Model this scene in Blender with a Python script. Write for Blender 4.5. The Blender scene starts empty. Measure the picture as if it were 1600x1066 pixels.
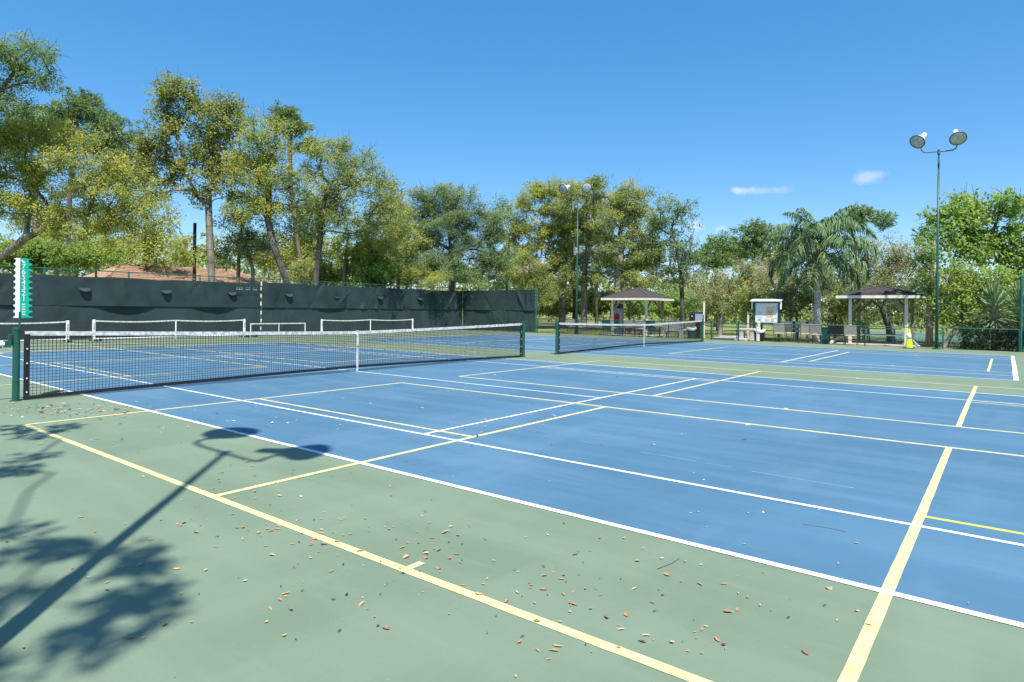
import bpy, math, random
import numpy as np
from mathutils import Vector, Matrix, Euler

rng = np.random.default_rng(7)
random.seed(7)
sc = bpy.context.scene
R_ = math.radians

# ------------------------------------------------------------------ camera
CAM = np.array([11.7428, -9.3269, 1.4693])
YAW, ROLL, FPX, SY = -0.6613, 0.0122, 992.66, -49.58
FW = np.array([math.sin(YAW), math.cos(YAW), 0.0])
RT0 = np.array([math.cos(YAW), -math.sin(YAW), 0.0])
UP0 = np.array([0, 0, 1.0])
RT = RT0 * math.cos(ROLL) + UP0 * math.sin(ROLL)
UP = -RT0 * math.sin(ROLL) + UP0 * math.cos(ROLL)
cd = bpy.data.cameras.new('camera')
cam = bpy.data.objects.new('camera', cd)
sc.collection.objects.link(cam)
cam.matrix_world = Matrix(((RT[0], UP[0], -FW[0], CAM[0]), (RT[1], UP[1], -FW[1], CAM[1]),
                           (RT[2], UP[2], -FW[2], CAM[2]), (0, 0, 0, 1)))
cd.sensor_width = 36.0
cd.lens = 36.0 * FPX / 1600
cd.shift_y = SY / 1600
cd.clip_start = 0.05
cd.clip_end = 3000
sc.camera = cam

# ------------------------------------------------------------------ world, sun, exposure
SUN_EL = R_(60.3)
SUN_H = np.array([0.741, -0.671])          # horizontal direction towards the sun
SUN_H = SUN_H / np.linalg.norm(SUN_H)
w = bpy.data.worlds.new('World')
sc.world = w
w.use_nodes = True
wn, wl = w.node_tree.nodes, w.node_tree.links
wn.clear()
wo = wn.new('ShaderNodeOutputWorld')
bg = wn.new('ShaderNodeBackground')
sky = wn.new('ShaderNodeTexSky')
sky.sky_type = 'NISHITA'
sky.sun_disc = False
sky.sun_elevation = SUN_EL
sky.sun_rotation = math.atan2(SUN_H[0], SUN_H[1])
sky.altitude = 0
sky.air_density = 0.75
sky.dust_density = 0.3
sky.ozone_density = 3.0
bg.inputs['Strength'].default_value = 0.12
hs = wn.new('ShaderNodeHueSaturation')
hs.inputs['Saturation'].default_value = 1.72
hs.inputs['Value'].default_value = 2.06
gm = wn.new('ShaderNodeGamma')
gm.inputs[1].default_value = 0.6
wl.new(sky.outputs[0], gm.inputs[0])
wl.new(gm.outputs[0], hs.inputs['Color'])
# four small fair-weather clouds, far away, as part of the sky
tc = wn.new('ShaderNodeTexCoord')
nz = wn.new('ShaderNodeTexNoise')
nz.inputs['Scale'].default_value = 46
nz.inputs['Detail'].default_value = 6
wl.new(tc.outputs['Generated'], nz.inputs['Vector'])


def pix_dir(u, v):
    d = FW + RT * (u - 800) / FPX - UP * (v - 533 - SY) / FPX
    return d / np.linalg.norm(d)


def vm(op, a=None, b=None):
    n = wn.new('ShaderNodeVectorMath')
    n.operation = op
    for i, s in enumerate((a, b)):
        if s is None:
            continue
        if isinstance(s, (tuple, list, np.ndarray)):
            n.inputs[i].default_value = tuple(s)
        else:
            wl.new(s, n.inputs[i])
    return n


def mt(op, a=None, b=None, clamp=False):
    n = wn.new('ShaderNodeMath')
    n.operation = op
    n.use_clamp = clamp
    for i, s in enumerate((a, b)):
        if s is None:
            continue
        if isinstance(s, (int, float)):
            n.inputs[i].default_value = s
        else:
            wl.new(s, n.inputs[i])
    return n.outputs[0]


acc = None
for (u, v, ru, rv, amp) in ((1160, 297, 17, 5.5, .62), (1192, 298, 32, 5, .30), (1357, 276, 17, 9, .42), (1083, 352, 16, 7.5, .5), (1127, 358, 10, 4.5, .35)):
    d = pix_dir(u, v)
    r = np.cross(d, UP0)
    r /= np.linalg.norm(r)
    q = np.cross(r, d)
    a = mt('DIVIDE', vm('DOT_PRODUCT', tc.outputs['Generated'], r).outputs['Value'], ru / FPX)
    b = mt('DIVIDE', vm('DOT_PRODUCT', vm('SUBTRACT', tc.outputs['Generated'], d).outputs[0], q).outputs['Value'], rv / FPX)
    f = vm('DOT_PRODUCT', tc.outputs['Generated'], d).outputs['Value']
    dist = mt('SQRT', mt('ADD', mt('MULTIPLY', a, a), mt('MULTIPLY', b, b)))
    pert = mt('ADD', dist, mt('MULTIPLY', mt('SUBTRACT', nz.outputs['Fac'], 0.5), 3.0))
    m = mt('MULTIPLY', mt('MULTIPLY', mt('SUBTRACT', 1.25, pert), 1.0, True), amp, True)
    m = mt('MULTIPLY', m, mt('GREATER_THAN', f, 0.9))
    acc = m if acc is None else mt('MAXIMUM', acc, m)
mx = wn.new('ShaderNodeMix')
mx.data_type = 'RGBA'
wl.new(acc, mx.inputs[0])
wl.new(hs.outputs[0], mx.inputs[6])
mx.inputs[7].default_value = (5.0, 5.25, 5.6, 1)
wl.new(mx.outputs[2], bg.inputs['Color'])
wl.new(bg.outputs[0], wo.inputs['Surface'])

sd = bpy.data.lights.new('sun', 'SUN')
sd.energy = 5.0
sd.angle = R_(0.53)
sd.color = (1.0, 0.955, 0.88)
sun = bpy.data.objects.new('sun', sd)
sc.collection.objects.link(sun)
sv = Vector((SUN_H[0] * math.cos(SUN_EL), SUN_H[1] * math.cos(SUN_EL), math.sin(SUN_EL)))
sun.rotation_euler = sv.to_track_quat('Z', 'Y').to_euler()
sun.location = (20, -20, 40)

vs = sc.view_settings
vs.view_transform = 'Standard'
vs.look = 'None'
vs.exposure = 0.62
vs.gamma = 1.0
vs.use_curve_mapping = False
sc.cycles.max_bounces = 6
sc.cycles.transparent_max_bounces = 8

# ------------------------------------------------------------------ pixel helpers (photo pixels -> real places)
def ray(u, v):
    return FW + RT * (u - 800) / FPX - UP * (v - 533 - SY) / FPX


def at(u, v, dep):
    return CAM + ray(u, v) * dep


def on_y(u, y):
    d = ray(u, 490)
    t = (y - CAM[1]) / d[1]
    return (CAM + d * t)[0]


def on_x(u, x):
    d = ray(u, 490)
    t = (x - CAM[0]) / d[0]
    return (CAM + d * t)[1]


def gnd(u, v, z=0.0):
    d = ray(u, v)
    return CAM + d * ((z - CAM[2]) / d[2])


# ------------------------------------------------------------------ materials
M = {}


def mat(name, col, rough=0.7, metal=0.0, var=0.0, vscale=3.0, bump=0.0, bscale=60.0, spec=0.4, col2=None, stretch=None, detail=5):
    m = bpy.data.materials.new(name)
    m.use_nodes = True
    n, l = m.node_tree.nodes, m.node_tree.links
    b = n['Principled BSDF']
    b.inputs['Roughness'].default_value = rough
    b.inputs['Metallic'].default_value = metal
    b.inputs['Specular IOR Level'].default_value = spec
    b.inputs['Base Color'].default_value = (*col, 1)
    t = n.new('ShaderNodeTexCoord')
    src = t.outputs['Object']
    if stretch:
        mp = n.new('ShaderNodeMapping')
        mp.inputs['Scale'].default_value = stretch
        l.new(src, mp.inputs['Vector'])
        src = mp.outputs[0]
    if var or col2:
        nz = n.new('ShaderNodeTexNoise')
        nz.inputs['Scale'].default_value = vscale
        nz.inputs['Detail'].default_value = detail
        l.new(src, nz.inputs['Vector'])
        cr = n.new('ShaderNodeValToRGB')
        c2 = col2 or tuple(c * (1 - var) for c in col)
        c1 = col if col2 else tuple(min(1, c * (1 + var)) for c in col)
        cr.color_ramp.elements[0].position = 0.36
        cr.color_ramp.elements[1].position = 0.64
        cr.color_ramp.elements[0].color = (*c2, 1)
        cr.color_ramp.elements[1].color = (*c1, 1)
        l.new(nz.outputs['Fac'], cr.inputs['Fac'])
        l.new(cr.outputs['Color'], b.inputs['Base Color'])
    if bump:
        n2 = n.new('ShaderNodeTexNoise')
        n2.inputs['Scale'].default_value = bscale
        n2.inputs['Detail'].default_value = 4
        l.new(src, n2.inputs['Vector'])
        bp = n.new('ShaderNodeBump')
        bp.inputs['Strength'].default_value = bump
        bp.inputs['Distance'].default_value = 0.02
        l.new(n2.outputs['Fac'], bp.inputs['Height'])
        l.new(bp.outputs['Normal'], b.inputs['Normal'])
    M[name] = m
    return m


def court_mat(name, col, wear):
    """painted acrylic court: blotches, squeegee streaks, fine grit"""
    m = bpy.data.materials.new(name)
    m.use_nodes = True
    n, l = m.node_tree.nodes, m.node_tree.links
    b = n['Principled BSDF']
    b.inputs['Roughness'].default_value = 0.72
    b.inputs['Specular IOR Level'].default_value = 0.3
    t = n.new('ShaderNodeTexCoord')

    def noise(scale, detail, stretch=None, rot=0):
        src = t.outputs['Object']
        if stretch:
            mp = n.new('ShaderNodeMapping')
            mp.inputs['Scale'].default_value = stretch
            mp.inputs['Rotation'].default_value = (0, 0, rot)
            l.new(src, mp.inputs['Vector'])
            src = mp.outputs[0]
        z = n.new('ShaderNodeTexNoise')
        z.inputs['Scale'].default_value = scale
        z.inputs['Detail'].default_value = detail
        z.inputs['Roughness'].default_value = 0.6
        l.new(src, z.inputs['Vector'])
        return z.outputs['Fac']

    def mixc(fac, a, bcol, mode='MIX'):
        x = n.new('ShaderNodeMix')
        x.data_type = 'RGBA'
        x.blend_type = mode
        l.new(fac, x.inputs[0])
        if isinstance(a, tuple):
            x.inputs[6].default_value = (*a, 1)
        else:
            l.new(a, x.inputs[6])
        x.inputs[7].default_value = (*bcol, 1)
        return x.outputs[2]

    def ramp(fac, p0, p1, v0=0.0, v1=1.0):
        x = n.new('ShaderNodeMapRange')
        x.inputs['From Min'].default_value = p0
        x.inputs['From Max'].default_value = p1
        x.inputs['To Min'].default_value = v0
        x.inputs['To Max'].default_value = v1
        l.new(fac, x.inputs['Value'])
        return x.outputs[0]
    lo = tuple(c * 0.86 for c in col)
    c = mixc(ramp(noise(0.28, 6), .38, .62), tuple(col), lo)
    c = mixc(ramp(noise(1.0, 6, (0.35, 2.2, 1), 0.55), .44, .78, 0, .70), c, wear)
    c = mixc(ramp(noise(0.55, 7, (1.6, .5, 1), 1.1), .52, .60, 0, .28), c, wear)
    c = mixc(ramp(noise(2.2, 8, (.45, 2.6, 1), -.35), .60, .80, 0, .25), c, tuple(min(1, x * 1.18 + .012) for x in wear))
    c = mixc(ramp(noise(0.8, 3, (3.0, .5, 1), 0.2), .55, .8, 0, .35), c, tuple(x * .86 for x in col))
    c = mixc(ramp(noise(260, 2), .45, .75, 0, .22), c, tuple(x * .7 for x in col))
    c = mixc(ramp(noise(38, 3), .70, .74, 0, .35), c, tuple(x * .55 for x in col))
    c = mixc(ramp(noise(55, 2), .66, .72, 0, .4), c, tuple(min(1, x * 1.25 + .03) for x in col))
    l.new(c, b.inputs['Base Color'])
    bp = n.new('ShaderNodeBump')
    bp.inputs['Strength'].default_value = 0.25
    bp.inputs['Distance'].default_value = 0.004
    l.new(noise(220, 3), bp.inputs['Height'])
    l.new(bp.outputs['Normal'], b.inputs['Normal'])
    M[name] = m


court_mat('court_green', (.160, .221, .146), (.196, .255, .183))
court_mat('court_blue', (.068, .162, .250), (.110, .210, .296))


def line_mat(name, col):
    m = mat(name, col, .6, var=.0)
    n, l = m.node_tree.nodes, m.node_tree.links
    t = n.new('ShaderNodeTexCoord')
    z = n.new('ShaderNodeTexNoise')
    z.inputs['Scale'].default_value = 9
    z.inputs['Detail'].default_value = 8
    l.new(t.outputs['Object'], z.inputs['Vector'])
    cr = n.new('ShaderNodeValToRGB')
    cr.color_ramp.elements[0].position = .25
    cr.color_ramp.elements[1].position = .55
    z.inputs['Roughness'].default_value = .75
    cr.color_ramp.elements[0].color = (*[c * .60 for c in col], 1)
    cr.color_ramp.elements[1].color = (*col, 1)
    l.new(z.outputs['Fac'], cr.inputs['Fac'])
    l.new(cr.outputs[0], n['Principled BSDF'].inputs['Base Color'])


line_mat('line_white', (.74, .75, .74))
line_mat('line_cream', (.69, .60, .285))
line_mat('line_yellow', (.66, .55, .18))
line_mat('line_lemon', (.62, .62, .10))
mat('line_ghost', (.20, .32, .41), .7, var=.2, vscale=6)
mat('grass', (.150, .215, .045), .9, var=.0, col2=(.23, .225, .085), vscale=.9, bump=.9, bscale=30)
mat('dirt', (.20, .15, .10), .95, var=.35, vscale=2.5, bump=.6, bscale=25)
mat('litter_ground', (.17, .12, .075), .95, col2=(.11, .13, .04), vscale=.5, bump=.8, bscale=20)
mat('concrete', (.50, .47, .42), .85, var=.15, vscale=4, bump=.3)
mat('green_paint', (.010, .082, .060), .38, var=.15, vscale=6)
mat('dark_green_paint', (.010, .055, .045), .45, var=.2, vscale=6)
mat('galv_green', (.016, .105, .078), .4, var=.2)
mat('black_plastic', (.012, .013, .015), .5, var=.2)
mat('black_cord', (.010, .011, .014), .8)
mat('white_vinyl', (.74, .73, .70), .55, var=.0, col2=(.42, .40, .37), vscale=14)
mat('white_paint', (.76, .75, .71), .5, var=.06, vscale=5)
mat('cream_paint', (.72, .66, .52), .6, var=.10, vscale=5)
mat('grey_paint', (.30, .32, .35), .5, var=.12)
mat('teal_panel', (.004, .42, .27), .4, var=.05)
mat('marks_and_glare_white', (.86, .88, .88), .35)
mat('screen_upper', (.017, .036, .036), .75, var=.22, vscale=1.4, bump=.25, bscale=120)
mat('screen_lower', (.022, .043, .043), .75, var=.2, vscale=1.1, bump=.25, bscale=120)
mat('bark_grey', (.27, .245, .215), .95, col2=(.10, .088, .075), vscale=3.0, bump=1.0, bscale=14, stretch=(1, 1, .35))
mat('bark_dark', (.14, .122, .105), .95, col2=(.05, .044, .038), vscale=3.0, bump=1.0, bscale=14, stretch=(1, 1, .35))
mat('bark_pine', (.21, .165, .125), .95, col2=(.085, .065, .05), vscale=4.0, bump=1.0, bscale=12, stretch=(1, 1, .3))
mat('palm_trunk', (.58, .56, .53), .9, col2=(.34, .32, .30), vscale=7, bump=.8, bscale=14, stretch=(.6, .6, 2.2))
mat('palm_husk', (.33, .24, .16), .9, var=.3, vscale=6)
mat('pole_wood', (.27, .225, .17), .9, col2=(.12, .10, .08), vscale=2.2, stretch=(6, 6, .5), bump=.4)
mat('dark_wood_pole', (.06, .035, .025), .9, var=.3, stretch=(6, 6, .5))
mat('lumber', (.32, .27, .19), .85, col2=(.20, .165, .12), vscale=3, stretch=(4, 4, .6), bump=.2)
mat('shingle', (.098, .080, .075), .95, col2=(.056, .046, .044), vscale=16, bump=.6, bscale=40)
mat('roof_tile', (.42, .265, .175), .85, col2=(.30, .18, .12), vscale=5, bump=.4, bscale=12)
mat('stucco', (.55, .47, .36), .9, var=.08)
mat('sling', (.44, .40, .335), .8, var=.10, vscale=8)
mat('chair_metal', (.07, .06, .05), .5)
mat('green_plastic', (.006, .085, .07), .45, var=.15)
mat('tan_wood', (.42, .25, .12), .8, var=.2, stretch=(5, 5, 1))
mat('bench_grey', (.40, .39, .42), .7, var=.12, vscale=6)
mat('red_panel', (.42, .012, .018), .45, var=.2)
mat('paper', (.78, .76, .72), .7, var=.03)
mat('orange_paper', (.75, .47, .20), .7, col2=(.72, .55, .36), vscale=9)
mat('cone_lime', (.52, .95, .02), .55, var=.05)
mat('lamp_white', (.80, .80, .78), .45, var=.05)
mat('lamp_lens', (.40, .42, .41), .15, spec=.8, var=.25, vscale=8)
mat('lens_glass', (.40, .42, .41), .15, spec=.8, var=.2, vscale=8)
mat('lamp_rim', (.10, .12, .14), .4)
mat('yucca_leaf', (.13, .21, .085), .42, col2=(.20, .27, .13), vscale=3)
mat('yucca_dry', (.46, .38, .25), .8, var=.25)
mat('palm_leaf', (.085, .160, .055), .5, col2=(.165, .245, .095), vscale=2.5, spec=.3)
mat('far_white', (.62, .62, .60), .7)
mat('bag_white', (.70, .71, .74), .4)


def pond_mat():
    m = mat('pond_water', (.06, .16, .135), .18, var=.15, vscale=.25, spec=.5)
    n, l = m.node_tree.nodes, m.node_tree.links
    t = n.new('ShaderNodeTexCoord')
    z = n.new('ShaderNodeTexNoise')
    z.inputs['Scale'].default_value = 6
    l.new(t.outputs['Object'], z.inputs['Vector'])
    bp = n.new('ShaderNodeBump')
    bp.inputs['Strength'].default_value = .12
    bp.inputs['Distance'].default_value = .05
    l.new(z.outputs['Fac'], bp.inputs['Height'])
    l.new(bp.outputs[0], n['Principled BSDF'].inputs['Normal'])


pond_mat()


def leaf_mat(name, trans=0.35, rough=.55, spec=.35):
    """leaf blades: colour comes from the per-leaf attribute 'col'"""
    m = bpy.data.materials.new(name)
    m.use_nodes = True
    n, l = m.node_tree.nodes, m.node_tree.links
    b = n['Principled BSDF']
    b.inputs['Roughness'].default_value = rough
    b.inputs['Specular IOR Level'].default_value = spec
    a = n.new('ShaderNodeAttribute')
    a.attribute_name = 'col'
    l.new(a.outputs['Color'], b.inputs['Base Color'])
    tr = n.new('ShaderNodeBsdfTranslucent')
    g = n.new('ShaderNodeMix')
    g.data_type = 'RGBA'
    g.blend_type = 'MULTIPLY'
    g.inputs[0].default_value = 1
    g.inputs[7].default_value = (1.15, 1.2, .6, 1)
    l.new(a.outputs['Color'], g.inputs[6])
    l.new(g.outputs[2], tr.inputs['Color'])
    ms = n.new('ShaderNodeMixShader')
    ms.inputs[0].default_value = trans
    l.new(b.outputs[0], ms.inputs[1])
    l.new(tr.outputs[0], ms.inputs[2])
    l.new(ms.outputs[0], n['Material Output'].inputs['Surface'])
    M[name] = m


leaf_mat('leaf', .48)
leaf_mat('needle', .2)
leaf_mat('moss', .25, .9, .1)
leaf_mat('dry_leaf', .1, .7, .25)


# ------------------------------------------------------------------ mesh helpers
class MB:
    def __init__(s):
        s.v = []
        s.f = []

    def add(s, vs, fs):
        o = len(s.v)
        s.v += [tuple(map(float, p)) for p in vs]
        s.f += [tuple(o + i for i in f) for f in fs]
        return s

    def box(s, c, d, rot=None, bev=0.0):
        hx, hy, hz = d[0] / 2, d[1] / 2, d[2] / 2
        if bev > 0:
            b = min(bev, hx * .9, hy * .9, hz * .9)
            ring = [(-hx + b, -hy), (hx - b, -hy), (hx, -hy + b), (hx, hy - b), (hx - b, hy), (-hx + b, hy), (-hx, hy - b), (-hx, -hy + b)]
            ins = [(x * (1 - b / hx), y * (1 - b / hy)) for x, y in ring]
            ps = [(x, y, -hz) for x, y in ins] + [(x, y, -hz + b) for x, y in ring] + [(x, y, hz - b) for x, y in ring] + [(x, y, hz) for x, y in ins]
            fs = [tuple(range(7, -1, -1)), tuple(range(24, 32))]
            for k in range(3):
                for i in range(8):
                    j = (i + 1) % 8
                    fs.append((k * 8 + i, k * 8 + j, k * 8 + 8 + j, k * 8 + 8 + i))
        else:
            ps = [(x, y, z) for z in (-hz, hz) for y in (-hy, hy) for x in (-hx, hx)]
            fs = [(0, 2, 3, 1), (4, 5, 7, 6), (0, 1, 5, 4), (2, 6, 7, 3), (0, 4, 6, 2), (1, 3, 7, 5)]
        if rot is not None:
            e = Euler(rot).to_matrix()
            ps = [e @ Vector(p) for p in ps]
        return s.add([(p[0] + c[0], p[1] + c[1], p[2] + c[2]) for p in ps], fs)

    def bar(s, a, b, w, h=None):
        """rectangular bar from a to b"""
        a, b = Vector(a), Vector(b)
        h = h or w
        d = (b - a).normalized()
        up = Vector((0, 0, 1)) if abs(d.z) < .95 else Vector((0, 1, 0))
        x = d.cross(up).normalized()
        y = x.cross(d)
        ps = []
        for p in (a, b):
            for i, j in ((-1, -1), (1, -1), (1, 1), (-1, 1)):
                ps.append(p + x * (i * w / 2) + y * (j * h / 2))
        return s.add(ps, [(0, 3, 2, 1), (4, 5, 6, 7), (0, 1, 5, 4), (1, 2, 6, 5), (2, 3, 7, 6), (3, 0, 4, 7)])

    def tube(s, pts, r, n=8, caps=True):
        pts = [Vector(p) for p in pts]
        rs = r if isinstance(r, (list, tuple)) else [r] * len(pts)
        vs = []
        px = None
        for i, p in enumerate(pts):
            d = (pts[min(i + 1, len(pts) - 1)] - pts[max(i - 1, 0)]).normalized()
            if px is None:
                px = d.cross(Vector((0, 0, 1)))
                if px.length < .1:
                    px = Vector((1, 0, 0))
            px = (px - d * px.dot(d)).normalized()
            py = d.cross(px)
            for k in range(n):
                t = 2 * math.pi * k / n
                vs.append(p + (px * math.cos(t) + py * math.sin(t)) * rs[i])
        fs = []
        for i in range(len(pts) - 1):
            for k in range(n):
                k2 = (k + 1) % n
                fs.append((i * n + k, i * n + k2, (i + 1) * n + k2, (i + 1) * n + k))
        if caps:
            fs.append(tuple(range(n - 1, -1, -1)))
            fs.append(tuple((len(pts) - 1) * n + k for k in range(n)))
        return s.add(vs, fs)

    def lathe(s, prof, n=16, mtx=None):
        """profile [(r,z)...] about z"""
        vs = []
        for r, z in prof:
            for k in range(n):
                t = 2 * math.pi * k / n
                p = Vector((r * math.cos(t), r * math.sin(t), z))
                vs.append(mtx @ p if mtx else p)
        fs = []
        for i in range(len(prof) - 1):
            for k in range(n):
                k2 = (k + 1) % n
                fs.append((i * n + k, i * n + k2, (i + 1) * n + k2, (i + 1) * n + k))
        fs.append(tuple(range(n - 1, -1, -1)))
        fs.append(tuple((len(prof) - 1) * n + k for k in range(n)))
        return s.add(vs, fs)

    def sheet(s, x0, x1, y0, y1, z):
        return s.add([(x0, y0, z), (x1, y0, z), (x1, y1, z), (x0, y1, z)], [(0, 1, 2, 3)])


COL = sc.collection


def obj(name, mb, m, parent=None, smooth=False, loc=None):
    me = bpy.data.meshes.new(name)
    me.from_pydata(mb.v, [], mb.f)
    me.update()
    if smooth:
        me.polygons.foreach_set('use_smooth', [True] * len(me.polygons))
    me.materials.append(M[m])
    o = bpy.data.objects.new(name, me)
    COL.objects.link(o)
    if parent is not None:
        o.parent = parent
    if loc is not None:
        o.location = loc
    return o


def np_obj(name, V, Fq, m, parent=None, col=None, smooth=False):
    """numpy mesh of quads with an optional per-vertex colour"""
    me = bpy.data.meshes.new(name)
    V = np.ascontiguousarray(V, dtype=np.float32)
    Fq = np.ascontiguousarray(Fq, dtype=np.int32)
    k = Fq.shape[1]
    me.vertices.add(len(V))
    me.vertices.foreach_set('co', V.ravel())
    me.loops.add(Fq.size)
    me.loops.foreach_set('vertex_index', Fq.ravel())
    me.polygons.add(len(Fq))
    me.polygons.foreach_set('loop_start', np.arange(0, Fq.size, k, dtype=np.int32))
    if smooth:
        me.polygons.foreach_set('use_smooth', np.ones(len(Fq), dtype=bool))
    if col is not None:
        a = me.color_attributes.new('col', 'FLOAT_COLOR', 'POINT')
        c = np.ones((len(V), 4), dtype=np.float32)
        c[:, :3] = col
        a.data.foreach_set('color', c.ravel())
    me.update()
    me.validate()
    me.materials.append(M[m])
    o = bpy.data.objects.new(name, me)
    COL.objects.link(o)
    if parent is not None:
        o.parent = parent
    return o


def tag(o, label, cat, group=None, kind=None):
    if label:
        o['label'] = label
    if cat:
        o['category'] = cat
    if group:
        o['group'] = group
    if kind:
        o['kind'] = kind
    return o


def thing(name, label, cat, loc=(0, 0, 0), rz=0.0, group=None):
    o = bpy.data.objects.new(name, None)
    o.empty_display_size = .2
    COL.objects.link(o)
    o.location = tuple(map(float, loc))
    o.rotation_euler = (0, 0, rz)
    return tag(o, label, cat, group)


def dup(root, loc, rz, label, group=None, scale=None):
    r = root.copy()
    COL.objects.link(r)
    r.location = tuple(map(float, loc))
    r.rotation_euler = (0, 0, rz)
    if scale:
        r.scale = scale
    r['label'] = label
    if group:
        r['group'] = group
    for ch in [o for o in list(bpy.data.objects) if o.parent is root]:
        c = ch.copy()
        COL.objects.link(c)
        c.parent = r
        for g in [o for o in list(bpy.data.objects) if o.parent is ch]:
            d = g.copy()
            COL.objects.link(d)
            d.parent = c
    return r


def struct(name, mb, m, parent=None):
    o = obj(name, mb, m, parent)
    if parent is None:
        o['kind'] = 'structure'
    return o


# ------------------------------------------------------------------ ground, courts and painted lines
FX, FY = -18.0, 23.3        # back fence plane, far side fence plane
C2 = 14.44                  # centre line of the far court
struct('ground', MB().sheet(-700, 700, -700, 900, -.06), 'grass')
struct('court_pavement', MB().box(((FX + 24) / 2 - .1, (FY - 16) / 2, -.05), (24 - FX + .8, FY + 16 + .5, .10)), 'court_green')
pave = bpy.data.objects['court_pavement']
struct('dirt_strip', MB().add([(1.4, 23.56, -.02), (16, 23.56, -.02), (16, 24.6, -.02), (9, 24.9, -.02), (4, 25.2, -.02), (1.4, 24.6, -.02)], [(0, 1, 2, 3, 4, 5)]), 'dirt')
struct('leaf_litter_bed', MB().add([(-60, 33.5, -.045), (-12, 32.2, -.045), (-9.5, 35, -.045), (-12, 44, -.045), (-40, 60, -.045), (-70, 60, -.045)], [(0, 1, 2, 3, 4, 5)]), 'litter_ground')
# pond behind the right-hand shelter
pn = []
for k in range(28):
    t = 2 * math.pi * k / 28
    pn.append((19 + 17 * math.cos(t) * (1 + .12 * math.sin(3 * t)), 43 + 14.5 * math.sin(t) * (1 + .1 * math.cos(2 * t)), -.05))
struct('pond', MB().add(pn, [tuple(range(28))]), 'pond_water')
pn = []
for k in range(24):
    t = 2 * math.pi * k / 24
    pn.append((-16 + 13 * math.cos(t), 84 + 9 * math.sin(t) * (1 + .1 * math.cos(2 * t)), -.05))
struct('far_pond', MB().add(pn, [tuple(range(24))]), 'pond_water')

BX = 11.885
for yc, xo, bx1 in ((0, 0, 12.16), (C2, .1, BX)):
    struct('blue_court_area', MB().sheet(-BX + xo, bx1 + xo, yc - 5.485, yc + 5.485, .0016), 'court_blue')


lrng = np.random.default_rng(17)


def stripe(L0, L1, c, wd, z, along_x):
    # hand-taped paint stripe: edges waver by a few millimetres
    n = max(1, int((L1 - L0) / .12))
    ps = np.linspace(L0, L1, n + 1)
    drift = .003 * np.sin(ps * .9 + lrng.uniform(0, 6))
    e0 = c - wd / 2 + drift + lrng.normal(0, .0006, n + 1)
    e1 = c + wd / 2 + drift + lrng.normal(0, .0006, n + 1)
    mb = MB()
    vs_ = []
    for p, a, b in zip(ps, e0, e1):
        vs_ += [(p, a, z), (p, b, z)] if along_x else [(a, p, z), (b, p, z)]
    fs_ = [(2 * i, 2 * i + 2, 2 * i + 3, 2 * i + 1) if along_x else (2 * i, 2 * i + 1, 2 * i + 3, 2 * i + 2) for i in range(n)]
    return mb.add(vs_, fs_)


def hline(x0, x1, y, wd, z, m):       # line running along x
    obj('court_line', stripe(x0, x1, y, wd, z, True), m, pave)


def vline(x, y0, y1, wd, z, m):       # line running along y
    obj('court_line', stripe(y0, y1, x, wd, z, False), m, pave)


for yc, xo, bx1 in ((0, 0, 12.16), (C2, .1, BX)):
    for s in (-1, 1):
        be = BX if s < 0 else bx1
        hline(-BX + xo, bx1 + xo, yc + s * 5.46, .06, .0044, 'line_white')
        hline(-BX + xo, bx1 + xo, yc + s * 4.115, .05, .0044, 'line_white')
        vline(xo + s * 6.40, yc - 4.115, yc + 4.115, .05, .0052, 'line_white')
        vline(xo + s * (be - .05), yc - 5.485, yc + 5.485, .10, .0052, 'line_white')
        hline(xo + s * (be - .1) - .1, xo + s * (be - .1) + .1, yc, .05, .0046, 'line_white')
    hline(-6.4 + xo, 6.4 + xo, yc, .05, .0048, 'line_white')


def pickleball(cx, cy, m_far):
    L, K, W2, lw = 6.70, 2.16, 3.03, .062
    for s in (-1, 1):
        hline(cx - L, cx + L, cy + s * W2, lw, .0028, m_far)
        vline(cx + s * L, cy - W2, cy + W2, lw, .0034, m_far)
        vline(cx + s * K, cy - W2, cy + W2, lw, .0034, m_far)
        hline(min(cx + s * K, cx + s * L), max(cx + s * K, cx + s * L), cy, .05, .0031, 'line_lemon' if (s > 0 and cx > 0) else m_far)
        # short tick that marks the net posts
        y = cy + s * W2
        vline(cx, y - (.13 if s > 0 else 0), y + (.13 if s < 0 else 0), .05, .0038, 'line_cream')


for cx in (9.1, -9.1):
    for cy in (-3.84, 3.87):
        pickleball(cx, cy, 'line_cream' if cx > 0 else 'line_yellow')
    pickleball(cx + .12, C2, 'line_cream')


# ghosts of an old line beside the near singles sideline
for (x0, x1, y, wd) in ((8.75, 9.35, -3.28, .010), (9.9, 10.75, -3.33, .012), (9.45, 9.7, -3.30, .008), (7.9, 8.4, -3.22, .006)):
    hline(x0, x1, y, wd, .0024, 'line_ghost')

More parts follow.
